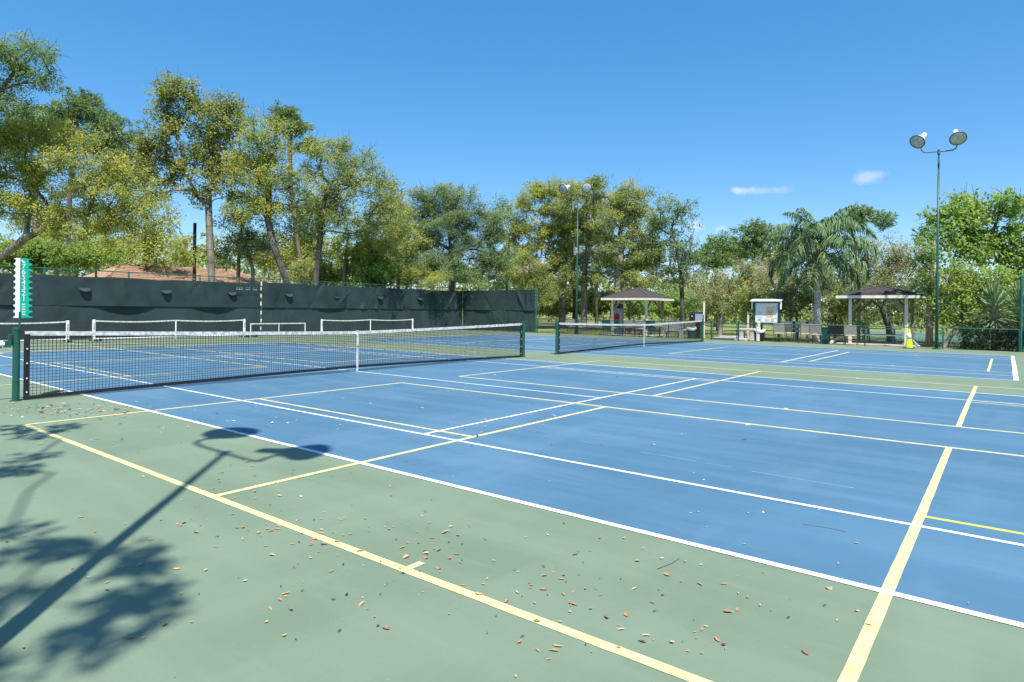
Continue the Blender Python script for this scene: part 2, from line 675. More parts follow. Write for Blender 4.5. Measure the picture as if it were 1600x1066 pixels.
# ------------------------------------------------------------------ tennis nets
def tennis_net(x0, yc, label, lab_sc=None):
    t = thing('tennis_net', label, 'tennis net', (x0, yc, 0), group='tennis nets across the blue courts')
    H0, HC, Y = 1.05, .925, 6.36

    def top(y):
        a = abs(y) / Y
        return HC + (H0 - HC) * (a ** 1.25)

    def bot(y):
        return .035 + .085 * max(0, 1 - (abs(y) / Y) ** 1.3)
    for s in (-1, 1):
        p = MB().lathe([(.047, 0), (.047, 1.06), (.052, 1.06), (.052, 1.09), (.03, 1.105)], 14)
        p.lathe([(.075, 0), (.075, .012)], 14)
        po = obj('net_post', p, 'green_paint', t, loc=(0, s * Y, 0))
        wbox = MB().box((0, s * .075, .92), (.06, .05, .17), bev=.008)
        wbox.tube([(0, s * .09, .88), (0, s * .17, .88), (0, s * .19, .80)], .011, 6)
        obj('winder', wbox, 'dark_green_paint' if s < 0 else 'green_paint', po)
    # cords
    ya = np.arange(-Y + .16, Y - .15, .05)
    V, Fc = [], []

    def cord(pts, r):
        o = len(V)
        n = len(pts)
        for (y, z) in pts:
            V.extend([(-r, y, z - r), (r, y, z - r), (r, y, z + r), (-r, y, z + r)])
        for i in range(n - 1):
            a = o + i * 4
            for k in range(4):
                k2 = (k + 1) % 4
                Fc.append((a + k, a + k2, a + 4 + k2, a + 4 + k))

    def vcord(y, z0, z1, r):
        o = len(V)
        for z in (z0, z1):
            V.extend([(-r, y - r, z), (r, y - r, z), (r, y + r, z), (-r, y + r, z)])
        for k in range(4):
            k2 = (k + 1) % 4
            Fc.append((o + k, o + k2, o + 4 + k2, o + 4 + k))
    for y in ya:
        dz = top(y) - .04
        vcord(y, bot(y), dz - .26, .0024)
        vcord(y, dz - .26, dz, .0036)
    yy = np.linspace(-Y + .14, Y - .14, 41)
    nr = 19
    for i in range(1, nr + 1):
        pts = [(y, bot(y) + (top(y) - .04 - bot(y)) * i / (nr + 1)) for y in yy]
        cord(pts, .0038 if i > nr - 6 else .0027)
    np_obj('netting', np.array(V), np.array(Fc), 'black_cord', t)
    # tapes
    tp = MB()
    n = 60
    ys = np.linspace(-Y + .10, Y - .10, n)
    for i in range(n - 1):
        a, b = ys[i], ys[i + 1]
        za, zb = top(a), top(b)
        tp.add([(-.010, a, za - .066), (.010, a, za - .066), (.013, a, za), (-.013, a, za), (-.010, b, zb - .066), (.010, b, zb - .066), (.013, b, zb), (-.013, b, zb)],
               [(0, 1, 5, 4), (1, 2, 6, 5), (2, 3, 7, 6), (3, 0, 4, 7)])
    obj('head_band', tp, 'white_vinyl', t)
    bt = MB()
    for i in range(n - 1):
        a, b = ys[i], ys[i + 1]
        za, zb = bot(a), bot(b)
        bt.add([(-.012, a, za - .03), (.012, a, za - .03), (.012, a, za + .025), (-.012, a, za + .025), (-.012, b, zb - .03), (.012, b, zb - .03), (.012, b, zb + .025), (-.012, b, zb + .025)],
               [(0, 1, 5, 4), (1, 2, 6, 5), (2, 3, 7, 6), (3, 0, 4, 7)])
    obj('bottom_tape', bt, 'black_plastic', t)
    for s in (-1, 1):
        y = s * (Y - .13)
        st = obj('side_tape', MB().box((0, y, (top(y) + .01) / 2), (.022, .075, top(y) - .03)), 'black_plastic', t)
        for z in (.12, .33, .56, .78):
            obj('eyelet', MB().lathe([(.011, 0), (.011, .006)], 8, Matrix.Translation((.012, y, z)) @ Matrix.Rotation(math.pi / 2, 4, 'Y')), 'lamp_white', st)
        obj('cable', MB().tube([(0, y, top(y) - .02), (0, s * Y, 1.03)], .006, 6), 'black_cord', t)
    cs = MB().box((0, 0, .475), (.030, .052, .93))
    cs.box((0, 0, .93), (.036, .056, .022))
    so = obj('center_strap', cs, 'white_vinyl', t)
    obj('buckle', MB().box((.018, 0, .60), (.012, .058, .035)), 'grey_paint', so)
    obj('floor_anchor', MB().box((0, 0, .02), (.05, .05, .03)), 'grey_paint', so)
    return t


tennis_net(0, 0, 'near tennis net whose left post carries the numbered score tower')
tennis_net(.08, C2, 'far tennis net, between the near net and the shelters')

wpp = thing('pipe_rail', 'white pipe rail reaching in from the left edge to the net post', 'rail', (0, -8.2, 0))
obj('pipe', MB().tube([(0, -.9, .86), (0, 1.70, .86)], .034, 10), 'white_paint', wpp)
for yy in (-.8,):
    obj('upright', MB().tube([(0, yy, 0), (0, yy, .86)], .03, 8), 'white_paint', wpp)
obj('clamp', MB().box((0, 1.73, .86), (.09, .08, .10)), 'green_paint', wpp)

# ------------------------------------------------------------------ score tower on the left net post
st = thing('score_tower', 'toothed score tower, green with a glare-white left plate, numbered 7 to 1 above the net post', 'score keeper', (0.02, -6.33, 1.09))
obj('pole', MB().tube([(0, 0, 0), (0, 0, .25)], .014, 8), 'green_paint', st)
tdir = math.atan2(CAM[1] + 6.33, CAM[0])             # towards the camera side


def toothed(width, height, n, thick):
    """plate in local x (0..width), z: free edge cut into round scallops"""
    pts = []
    ph = height / n
    for i in range(n):
        z0 = i * ph
        pts.append((width, z0))
        pts.append((width, z0 + ph * .16))
        for k in range(7):
            a = -math.pi / 2 + math.pi * k / 6
            pts.append((width - .012 - math.cos(a) * ph * .44, z0 + ph * .56 + math.sin(a) * ph * .36))
        pts.append((width, z0 + ph * .96))
    pts.append((width, height))
    mb = MB()
    for i in range(len(pts) - 1):
        (xa, za), (xb, zb) = pts[i], pts[i + 1]
        if abs(zb - za) < 1e-6:
            continue
        mb.add([(0, 0, za), (xa, 0, za), (xb, 0, zb), (0, 0, zb), (0, thick, za), (xa, thick, za), (xb, thick, zb), (0, thick, zb)],
               [(0, 1, 2, 3), (7, 6, 5, 4), (1, 5, 6, 2), (0, 3, 7, 4), (0, 4, 5, 1), (3, 2, 6, 7)])
    return mb


def text_mesh(body, size):
    cu = bpy.data.curves.new('t', 'FONT')
    cu.body = body
    cu.size = size
    cu.align_x = 'CENTER'
    cu.align_y = 'CENTER'
    cu.extrude = .0008
    o = bpy.data.objects.new('t', cu)
    COL.objects.link(o)
    bpy.context.view_layer.update()
    me = bpy.data.meshes.new_from_object(o.evaluated_get(bpy.context.evaluated_depsgraph_get()))
    bpy.data.objects.remove(o)
    bpy.data.curves.remove(cu)
    return me


HT = .90
# image-right axis for plates: green plate goes to the right and away, glare-whitened plate to the left and away
_v = Vector((-CAM[0], -6.33 - CAM[1], 0)).normalized()
ef = _v
er = Vector((_v.y, -_v.x, 0))
gp_dir = (er * .93 + ef * .36).normalized()
wp_dir = (-er * .46 + ef * .88).normalized()
g = obj('green_plate', toothed(.165, HT, 10, .004), 'teal_panel', st)
g.location = (0, 0, .16)
g.rotation_euler = (R_(-1.5), 0, math.atan2(gp_dir.y, gp_dir.x))
wpl = obj('glare_white_plate', toothed(.155, HT, 10, .004), 'marks_and_glare_white', st)  # glare on the left plate put into its colour as plain white
wpl.location = (0, 0, .16)
wpl.rotation_euler = (0, 0, math.atan2(wp_dir.y, wp_dir.x))
for i, ch in enumerate('7654321'):
    me = text_mesh(ch, .105)
    me.materials.append(M['marks_and_glare_white'])
    o = bpy.data.objects.new('numeral', me)
    COL.objects.link(o)
    o.parent = g
    o.location = (.052, -.003, HT - .125 - i * .0815)
    o.rotation_euler = (math.pi / 2, 0, 0)
mk = MB()
for k in range(5):
    z = .205 - .039 * k
    for j in range(3):
        mk.box((.036 + j * .015, -.002, z), (.010, .003, .016))
mk.box((.04, -.002, HT - .045), (.016, .003, .045), rot=(0, R_(-35), 0)).box((.062, -.002, HT - .062), (.014, .003, .02))
obj('small_marks', mk, 'marks_and_glare_white', g)['kind'] = 'stuff'

# ------------------------------------------------------------------ back fence with windscreen
ZR = 2.86


def chain_link(p0, p1, z0, z1, cell=.057, r=.0016):
    """diagonal wires between two ground points"""
    a, b = np.array(p0), np.array(p1)
    L = np.linalg.norm(b - a)
    e = (b - a) / L
    nrm = np.array([-e[1], e[0]])
    h = z1 - z0
    V, Fq = [], []
    n = int((L + h) / (cell * 1.414)) + 1
    for sgn in (1, -1):
        for i in range(n):
            s0 = i * cell * 1.414 - h
            pa, pb = (s0, z0), (s0 + h, z1)
            ta = max(0, (0 - s0) / h)
            tb = min(1, (L - s0) / h)
            if tb <= ta:
                continue
            q = []
            for t_ in (ta, tb):
                s = s0 + h * t_
                z = z0 + h * t_
                if sgn < 0:
                    s = L - s
                q.append((s, z))
            o = len(V)
            for (s, z) in q:
                P = a + e * s
                for (k1, k2) in ((-1, -.6), (1, -.6), (0, 1)):
                    V.append((P[0] + nrm[0] * k1 * r + nrm[0] * sgn * r, P[1] + nrm[1] * k1 * r + nrm[1] * sgn * r, z + k2 * r * 1.3))
            for k in range(3):
                k2 = (k + 1) % 3
                Fq.append((o + k, o + k2, o + 3 + k2, o + 3 + k))
    return np.array(V), np.array(Fq)


def screen(p0, p1, z0, z1, nrm, seed, amp=.05, sag=.0, zt=None):
    """wrinkled cloth between two ground points"""
    r = np.random.default_rng(seed)
    a, b = np.array(p0, float), np.array(p1, float)
    L = np.linalg.norm(b - a)
    e = (b - a) / L
    nx, nz = max(8, int(L / .07)), max(6, int((z1 - z0) / .07))
    S, T = np.meshgrid(np.linspace(0, L, nx + 1), np.linspace(0, 1, nz + 1), indexing='ij')
    top = z1 + (zt(S) if zt else 0)
    Z = z0 + (top - z0) * T
    D = np.zeros_like(S)
    for _ in range(int(L * 2.2)):
        c = r.uniform(0, L)
        sl = r.normal(0, .55)
        wd = r.uniform(.04, .13)
        am = r.uniform(.15, 1) * amp
        t0 = r.uniform(-.2, 1)
        t1 = r.uniform(.3, .9)
        u = S - c - sl * (Z - z0)
        D += am * np.exp(-(u / wd) ** 2) * np.exp(-((T - t0) / t1) ** 2) * r.choice([-1, 1, 1])
    for _ in range(5):
        k = r.uniform(.4, 1.8)
        D += amp * .5 * np.sin(S * k + r.uniform(0, 6) + 1.2 * Z * r.normal())
    D *= np.clip(np.minimum(S, L - S) / .3, .15, 1)
    D = np.maximum(D, -.01) + .02
    X = a[0] + e[0] * S + nrm[0] * D
    Y = a[1] + e[1] * S + nrm[1] * D
    V = np.stack([X, Y, Z], -1).reshape(-1, 3)
    i = np.arange(nx)[:, None] * (nz + 1) + np.arange(nz)[None, :]
    i = i.ravel()
    Fq = np.stack([i, i + nz + 1, i + nz + 2, i + 1], 1)
    return V, Fq


YB0, YB1 = -12.0, FY
ysplit = on_x(407, FX)
bf = thing('back_fence', 'long green fence with dark windscreen and round vent flaps behind the courts', 'fence', (FX, 8, 0))
bf.location = (0, 0, 0)
posts_y = [ysplit + k * 3.05 for k in range(-7, 5) if YB0 < ysplit + k * 3.05 < YB1 - .6] + [YB1]
for y in posts_y:
    rr = .042 if y == YB1 else .03
    obj('fence_post', MB().lathe([(rr, 0), (rr, ZR - .02), (rr * 1.15, ZR + .0), (rr * .6, ZR + .05)], 10), 'galv_green', bf, loc=(FX - .05, y, 0))
obj('top_rail', MB().tube([(FX - .05, YB0, ZR), (FX - .05, YB1, ZR)], .021, 8), 'galv_green', bf)
V, Fq = chain_link((FX - .03, YB0), (FX - .03, YB1), 2.0, ZR)
np_obj('chain_link', V, Fq, 'galv_green', bf)
sag_l = lambda S: -.0 + .05 * np.sin(S * 2.06) ** 2 - .02 * np.sin(S * .7)
for (ya, yb, sd_) in ((YB0, ysplit - .05, 1), (ysplit + .05, YB1 - .06, 2)):
    zt = 2.60 if sd_ == 1 else 2.68
    V, Fq = screen((FX + .04, ya), (FX + .04, yb), 1.40, zt, (1, 0), sd_, .065, zt=lambda S: .035 * np.abs(np.sin(S * 1.03)) - .03)
    np_obj('upper_windscreen', V, Fq, 'screen_upper', bf, smooth=True)
    V, Fq = screen((FX, ya), (FX, yb), .04, 1.47, (1, 0), sd_ + 10, .025)
    np_obj('lower_windscreen', V, Fq, 'screen_lower', bf, smooth=True)
# light strip where the two screens meet: bare post with ties
for z in (.35, .75, 1.15, 1.6, 2.0, 2.35, 2.62):
    obj('screen_tie', MB().box((FX + .05, ysplit + random.uniform(-.015, .015), z), (.03, .05, .17 + .05 * random.random())), 'cream_paint', bf)
# hooded vent flaps
for (u, v) in ((130, 455), (257, 455), (360, 459), (449, 462), (523, 463), (592, 466), (654, 468)):
    y = on_x(u, FX)
    fl = MB()
    n = 10
    ring, tip = [], []
    W, Hh = .23, .15
    vs_, fs_ = [], []
    for k in range(n + 1):
        tt = k / n
        yy = (tt - .5) * 2 * W
        dep = .09 * (1 - (2 * tt - 1) ** 2) ** .5
        zz = -Hh * (1 - (2 * tt - 1) ** 2) ** .6
        vs_.append((.04, yy, 0))
        vs_.append((.06 + dep, yy * .96, zz))
    for k in range(n):
        fs_.append((2 * k, 2 * k + 1, 2 * k + 3, 2 * k + 2))
    fl.add(vs_, fs_)
    fo = obj('vent_flap', fl, 'screen_lower', bf, smooth=True, loc=(FX + .07, y, 2.13))
    hole = MB()
    hp = [(.066, W * .8 * math.cos(math.pi + math.pi * k / 10), .9 * Hh * math.sin(math.pi + math.pi * k / 10) * 1.45 - .03) for k in range(11)]
    hole.add(hp, [tuple(range(11))])
    obj('vent_opening', hole, 'black_plastic', fo)
# faded lettering on the screen near the post
lt = MB()
for k in range(9):
    if k in (3, 6):
        continue
    y = ysplit - 1.35 + k * .125
    lt.box((FX + .17, y, 2.28 + .01 * random.random()), (.004, .085, .035 + .02 * random.random()))
    lt.box((FX + .17, y + .01, 2.38), (.004, .06, .02))
obj('faded_lettering', lt, 'grey_paint', bf)['kind'] = 'stuff'

sf = thing('side_fence', 'short windscreened fence section turning the corner towards the oaks', 'fence')
XE = on_y(838, FY)
obj('fence_post', MB().lathe([(.042, 0), (.042, ZR + .02), (.03, ZR + .06)], 10), 'galv_green', sf, loc=(XE, FY, 0))
obj('top_rail', MB().tube([(FX, FY, ZR - .02), (XE, FY, ZR - .02)], .021, 8), 'galv_green', sf)
V, Fq = chain_link((FX, FY + .03), (XE, FY + .03), 2.2, ZR - .02)
np_obj('chain_link', V, Fq, 'galv_green', sf)
V, Fq = screen((FX + .08, FY - .05), (XE - .05, FY - .05), 1.40, 2.72, (0, -1), 31, .11)
np_obj('upper_windscreen', V, Fq, 'screen_upper', sf, smooth=True)
V, Fq = screen((FX + .08, FY), (XE - .05, FY), .04, 1.47, (0, -1), 32, .05)
np_obj('lower_windscreen', V, Fq, 'screen_lower', sf, smooth=True)

# ------------------------------------------------------------------ low fence on the far side, gate
lf = thing('low_fence', 'low green chain link fence in front of the shelters and chairs', 'fence')
LH = .90
xs_posts = [XE + .12, -8.6, -5.6, -2.8, -.42, .98, on_y(1248, FY), on_y(1352, FY), 9.62, 12.16]
for x in xs_posts:
    rr = .038 if x in (-.42, .98) else .028
    hh = LH + (.09 if x in (-.42, .98) else .0)
    obj('fence_post', MB().lathe([(rr, 0), (rr, hh), (rr * .5, hh + .03)], 8), 'dark_green_paint' if x < 9 else 'galv_green', lf, loc=(x, FY, 0))
for (xa, xb) in ((XE + .12, -.42), (.98, 12.16)):
    obj('top_rail', MB().tube([(xa, FY, LH), (xb, FY, LH)], .021, 8), 'dark_green_paint' if xa < 0 else 'galv_green', lf)
    V, Fq = chain_link((xa, FY), (xb, FY), .03, LH, .06, .0015)
    np_obj('chain_link', V, Fq, 'dark_green_paint', lf)
gt = thing('fence_gate', 'low green metal gate between two posts of the chain link fence', 'gate', (-.40, FY + .05, 0))
gm = MB()
for (a, b) in (((.05, 0, .10), (1.28, 0, .10)), ((.05, 0, .86), (1.28, 0, .86)), ((.05, 0, .10), (.05, 0, .86)), ((1.28, 0, .10), (1.28, 0, .86))):
    gm.tube([a, b], .021, 8)
obj('gate_frame', gm, 'green_paint', gt)
V, Fq = chain_link((.05, 0), (1.28, 0), .10, .86, .06, .0014)
np_obj('chain_link', V, Fq, 'dark_green_paint', gt)
obj('latch', MB().box((1.30, -.03, .62), (.06, .04, .10)), 'grey_paint', gt)
for k, (yy, zz) in enumerate(((FY + .55, .0), (FY + 1.5, .06))):
    tag(obj('concrete_step', MB().box((.35, yy, zz + .04), (1.75, .38, .16), bev=.02), 'concrete'), ('pale concrete step right behind the gate', 'pale concrete step beyond the first one behind the gate')[k], 'step', 'concrete steps by the gate')
tf = thing('tall_fence', 'tall green chain link fence post and panel at the right edge', 'fence')
obj('fence_post', MB().lathe([(.045, 0), (.045, 3.03), (.03, 3.08)], 10), 'galv_green', tf, loc=(12.21, FY, 0))
for z in (.06, 3.0):
    obj('rail', MB().tube([(12.21, FY, z), (18, FY, z)], .021, 8), 'galv_green', tf)
V, Fq = chain_link((12.21, FY), (18, FY), .05, 3.0, .06, .0018)
np_obj('chain_link', V, Fq, 'galv_green', tf)


# ------------------------------------------------------------------ stored portable nets along the back fence
def portable_net(y0, y1, h, label, small=False):
    t = thing('portable_net', label, 'portable net', (-16.9, (y0 + y1) / 2, 0), group='portable nets along the back fence')
    hw = (y1 - y0) / 2
    r = .022 if small else .05
    for s in (-1, 1):
        if small:
            p = MB().tube([(0, s * hw, 0), (0, s * hw, h)], r, 8)
        else:
            p = MB().box((0, s * hw, h / 2 + .02), (.05, .11, h + .04), bev=.012)
        po = obj('upright', p, 'white_paint', t)
        if not small:
            obj('label_strip', MB().box((.027, s * hw, h * .70), (.006, .05, h * .34)), 'grey_paint', po)
            obj('top_cap', MB().box((0, s * hw, h + .055), (.06, .12, .03)), 'black_plastic', po)
        obj('foot', MB().tube([(-.45, s * hw, .03), (.45, s * hw, .03)], .024, 8), 'black_plastic', t)
        obj('wheel', MB().lathe([(.06, -.02), (.06, .02)], 12, Matrix.Translation((.40, s * hw * .985 - s * .06, .06)) @ Matrix.Rotation(math.pi / 2, 4, 'X')), 'black_plastic', t)
    obj('center_post', MB().tube([(0, 0, .02), (0, 0, h - .045)], .028 if not small else .018, 8), 'white_paint', t)
    tb = MB()
    n = 16
    for i in range(n):
        f0, f1 = i / n, (i + 1) / n
        za = h - .05 * math.sin(math.pi * ((f0 * 2) % 1.0001)) * (0 if small else 1)
        zb = h - .05 * math.sin(math.pi * ((f1 * 2) % 1.0001)) * (0 if small else 1)
        ya_, yb_ = -hw + f0 * 2 * hw, -hw + f1 * 2 * hw
        tb.add([(-.012, ya_, za - .05), (.012, ya_, za - .05), (.012, ya_, za), (-.012, ya_, za), (-.012, yb_, zb - .05), (.012, yb_, zb - .05), (.012, yb_, zb), (-.012, yb_, zb)],
               [(0, 1, 5, 4), (1, 2, 6, 5), (2, 3, 7, 6), (3, 0, 4, 7)])
    obj('top_tape', tb, 'white_vinyl', t)
    obj('base_rail', MB().tube([(0, -hw, .09), (0, hw, .09)], .026, 8), 'white_paint' if not small else 'grey_paint', t)
    V, Fq = [], []
    r_ = .0016
    for y in np.arange(-hw + .05, hw, .06):
        o = len(V)
        for z in (.12, h - .06):
            V += [(-r_, y - r_, z), (r_, y - r_, z), (0, y + r_, z)]
        for k in range(3):
            Fq.append((o + k, o + (k + 1) % 3, o + 3 + (k + 1) % 3, o + 3 + k))
    for z in np.arange(.13, h - .06, .06):
        o = len(V)
        for y in (-hw, hw):
            V += [(-r_, y, z - r_), (r_, y, z - r_), (0, y, z + r_)]
        for k in range(3):
            Fq.append((o + k, o + (k + 1) % 3, o + 3 + (k + 1) % 3, o + 3 + k))
    np_obj('netting', np.array(V), np.array(Fq), 'black_cord', t)


PX = -16.9
portable_net(-7.2, on_x(106, PX), .80, 'white portable net at the left edge behind the score tower')
portable_net(on_x(147, PX), on_x(382, PX), .83, 'white portable net with centre post, second from the left edge')
portable_net(on_x(392, PX), on_x(477, PX), .64, 'smallest and lowest of the white portable nets', True)
portable_net(on_x(503, PX), on_x(645, PX), .80, 'white portable net furthest right along the windscreen')


# ------------------------------------------------------------------ light poles
def lamp_head(parent, base, axis, name='lamp_head'):
    ax = Vector(axis).normalized()
    mtx = Matrix.Translation(base) @ ax.to_track_quat('Z', 'Y').to_matrix().to_4x4()
    # z = towards the lens
    mtx = mtx @ Matrix.Diagonal((.9, .9, .9, 1))
    h = MB().lathe([(.07, -.40), (.105, -.39), (.115, -.14), (.15, -.08), (.22, .06), (.30, .20), (.335, .27), (.335, .30)], 20, mtx)
    ho = obj(name, h, 'lamp_white', parent, smooth=True)
    obj('lens', MB().lathe([(.315, .302), (.28, .325), (.16, .345), (.02, .35)], 20, mtx), 'lens_glass', ho, smooth=True)
    rim = MB()
    pts = [mtx @ Vector((.335 * math.cos(2 * math.pi * k / 20), .335 * math.sin(2 * math.pi * k / 20), .30)) for k in range(21)]
    rim.tube(pts, .016, 6, caps=False)
    obj('rim', rim, 'lamp_rim', ho, smooth=True)
    return ho


def light_pole(x, y, label, face, ax1, ax2, arm_dir=(1, 0)):
    t = thing('light_pole', label, 'light pole', (x, y, 0), group='floodlight poles around the courts')
    H = 8.35
    p = MB().tube([(0, 0, 0), (0, 0, 3.2), (0, 0, 3.25), (0, 0, H)], [.062, .057, .046, .034], 12)
    obj('pole', p, 'green_paint', t, smooth=True)
    b = MB().lathe([(.16, 0), (.16, .03), (.10, .05)], 12)
    obj('base_plate', b, 'dark_green_paint', t)
    if x < 0:
        obj('pole_box', MB().box((.0, -.10, 5.1), (.12, .10, .34), bev=.01), 'grey_paint', t)
    obj('arm_collar', MB().lathe([(.055, H - .10), (.055, H + .10)], 10), 'lamp_rim', t)
    ad = Vector((*arm_dir, 0)).normalized()
    pts = []
    for s in (-1, 1):
        side = []
        for k in range(9):
            a = k / 8 * math.pi / 2
            side.append(ad * s * (.42 + .22 * math.sin(a)) + Vector((0, 0, H + .02 + .22 * (1 - math.cos(a)))))
        side.append(ad * s * .64 + Vector((0, 0, H + .34)))
        pts.append(side)
    arm = MB().tube([*reversed(pts[0]), *pts[1]], .028, 8)
    obj('cross_arm', arm, 'lamp_rim', t, smooth=True)
    for s, ax in ((-1, ax1), (1, ax2)):
        base = ad * s * .64 + Vector((0, 0, H + .58)) + Vector((*face, 0)).normalized() * .24
        lh = lamp_head(t, base, ax)
        obj('yoke', MB().tube([ad * s * .64 + Vector((0, 0, H + .32)), base + Vector((0, 0, -.06))], .03, 8), 'lamp_rim', lh)
    return t


light_pole(9.42, 22.95, 'tall green floodlight pole with two lamps near the traffic cone', (0, -1), (-.35, -.72, -.60), (.20, -.72, -.66), (.98, .2))
light_pole(-9.0, 23.75, 'green floodlight pole with two lamps standing in front of the oaks', (0, -1), (-.12, -.96, -.45), (.6, -.8, -.40), (.9, .35))
light_pole(9.14, -9.28, 'green floodlight pole whose shadow falls across the near court', (0, 1), (-.45, .65, -.62), (.40, .65, -.62))


# ------------------------------------------------------------------ shelters
def shelter(cx, cy, label, ZA, sc_=1.0):
    t = thing('picnic_shelter', label, 'shelter', (cx, cy, 0), group='picnic shelters')
    t.scale = (sc_, sc_, sc_)
    P, E, ZE = 1.12, 1.62, 2.13
    for sx in (-1, 1):
        for sy in (-1, 1):
            po = obj('post', MB().box((sx * P, sy * P, 1.10), (.13, .13, 2.2), bev=.012), 'lumber' if sy > 0 else 'cream_paint', t)
            obj('brace', MB().bar((sx * P, sy * P, 1.45), (sx * (P - .60), sy * P, 2.10), .07, .09), 'lumber', po)
            obj('brace', MB().bar((sx * P, sy * P, 1.45), (sx * P, sy * (P - .60), 2.10), .09, .07), 'lumber', po)
    for s in (-1, 1):
        obj('beam', MB().box((0, s * P, 2.17), (2 * P + .3, .09, .16)), 'lumber', t)
        obj('beam', MB().box((s * P, 0, 2.172), (.09, 2 * P - .1, .15)), 'lumber', t)
    rf = MB()
    a = [(-E, -E, ZE + .10), (E, -E, ZE + .10), (E, E, ZE + .10), (-E, E, ZE + .10)]
    rf.add(a + [(0, 0, ZA)], [(0, 1, 4), (1, 2, 4), (2, 3, 4), (3, 0, 4)])
    ro = obj('roof', rf, 'shingle', t)
    # shingle courses as thin steps
    cs = MB()
    n = 9
    for k in range(n):
        f0, f1 = k / n, (k + 1) / n
        z0 = ZE + .10 + (ZA - ZE - .10) * f0
        z1 = ZE + .10 + (ZA - ZE - .10) * f1
        e0, e1 = E * (1 - f0) + .012, E * (1 - f1) + .004
        lo = [(-e0, -e0, z0 + .018), (e0, -e0, z0 + .018), (e0, e0, z0 + .018), (-e0, e0, z0 + .018)]
        hi = [(-e1, -e1, z1 + .006), (e1, -e1, z1 + .006), (e1, e1, z1 + .006), (-e1, e1, z1 + .006)]
        cs.add(lo + hi, [(i, (i + 1) % 4, 4 + (i + 1) % 4, 4 + i) for i in range(4)])
    sh = obj('shingle_course', cs, 'shingle', ro)
    sh['kind'] = 'stuff'
    for sx in (-1, 1):
        for sy in (-1, 1):
            obj('hip_cap', MB().bar((sx * E, sy * E, ZE + .125), (0, 0, ZA + .025), .10, .02), 'shingle', ro)
    for s in (-1, 1):
        obj('fascia', MB().box((0, s * (E + .012), ZE + .03), (2 * E + .05, .025, .13)), 'cream_paint', t)
        obj('fascia', MB().box((s * (E + .013), 0, ZE + .031), (.024, 2 * E - .002, .128)), 'cream_paint', t)
    so = MB().add([(-E, -E, ZE + .02), (E, -E, ZE + .02), (E, E, ZE + .02), (-E, E, ZE + .02)], [(3, 2, 1, 0)])
    obj('soffit', so, 'lumber', t)
    obj('slab', MB().box((0, 0, -.01), (2 * E, 2 * E, .06)), 'concrete', t)
    return t


shelter(-6.1, 26.15, 'brown roofed wooden shelter in front of the oaks, behind the far net', 2.90)
shelter(6.88, 26.6, 'brown roofed wooden shelter beside the palm, lamp shadow on its roof', 2.71, 1.05)


# ------------------------------------------------------------------ seats, tables and other things behind the low fence
def sling_chair(label, x, y, rz, frame='chair_metal', cloth='sling', group='patio chairs behind the low fence'):
    """back faces -y at rz = 0 (sitter looks to +y)"""
    t = thing('patio_chair', label, 'chair', (x, y, 0), rz, group)
    obj('seat', MB().box((0, .02, .43), (.50, .48, .025), rot=(R_(4), 0, 0), bev=.008), cloth, t)
    obj('backrest', MB().box((0, -.27, .70), (.54, .025, .46), rot=(R_(14), 0, 0), bev=.008), cloth, t)
    for s in (-1, 1):
        obj('leg', MB().tube([(s * .27, .26, .0), (s * .27, .22, .63)], .014, 6), frame, t)
        obj('leg', MB().tube([(s * .27, -.30, .0), (s * .27, -.20, .43), (s * .275, -.34, .95)], .014, 6), frame, t)
        obj('armrest', MB().tube([(s * .28, .24, .63), (s * .29, .05, .65), (s * .28, -.27, .66)], .020, 6), frame, t)
    obj('stretcher', MB().tube([(-.27, -.27, .20), (.27, -.27, .20)], .010, 6), frame, t)
    obj('stretcher', MB().tube([(-.27, .25, .22), (.27, .25, .22)], .010, 6), frame, t)
    return t


CY = 24.15
c0 = sling_chair('beige sling chair nearest the notice board', on_y(1219, CY), CY, R_(6))
dup(c0, (on_y(1233, CY + .9), CY + .9, 0), R_(-14), 'beige sling chair behind the one nearest the notice board')
dup(c0, (on_y(1261, CY + .3), CY + .3, 0), R_(12), 'left one of the two beige sling chairs in front of the palm')
dup(c0, (on_y(1277, CY), CY, 0), R_(-3), 'right one of the two beige sling chairs in front of the palm')
dup(c0, (on_y(1330, CY - .1), CY - .1, 0), R_(4), 'beige sling chair under the left post of the right shelter')
dup(c0, (on_y(896, 24.2), 24.2, 0), R_(8), 'left chair of the beige pair on the lawn by the floodlight pole')
dup(c0, (on_y(908, 24.2), 24.2, 0), R_(-8), 'right chair of the beige pair on the lawn by the floodlight pole')
dup(c0, (on_y(959, 24.3), 24.3, 0), R_(2), 'beige chair between two green chairs at the left shelter')
dup(c0, (on_y(1003, 24.2), 24.2, 0), R_(3), 'beige chair below the near post of the left shelter')
c1 = sling_chair('dark green plastic chair left of the beige one at the left shelter', on_y(949, 24.2), 24.2, R_(20), 'green_plastic', 'green_plastic')
dup(c1, (on_y(968, 24.25), 24.25, 0), R_(-18), 'dark green plastic chair beside the wooden chair at the left shelter')
dup(c1, (on_y(1019, 24.3), 24.3, 0), R_(5), 'dark green plastic chair next to the small white table')
c2 = sling_chair('black chair beside the teal box, left of the right shelter', on_y(1308, CY), CY, R_(4), 'black_plastic', 'black_plastic')
c2.scale = (1.25, 1, 1)
wc = sling_chair('small tan wooden chair with dark seat in front of the left shelter', on_y(985, 24.1), 24.1, R_(4), 'tan_wood', 'black_plastic')
for ch in wc.children:
    if ch.name.startswith('backrest'):
        ch.data = ch.data.copy()
        ch.data.materials[0] = M['sling']

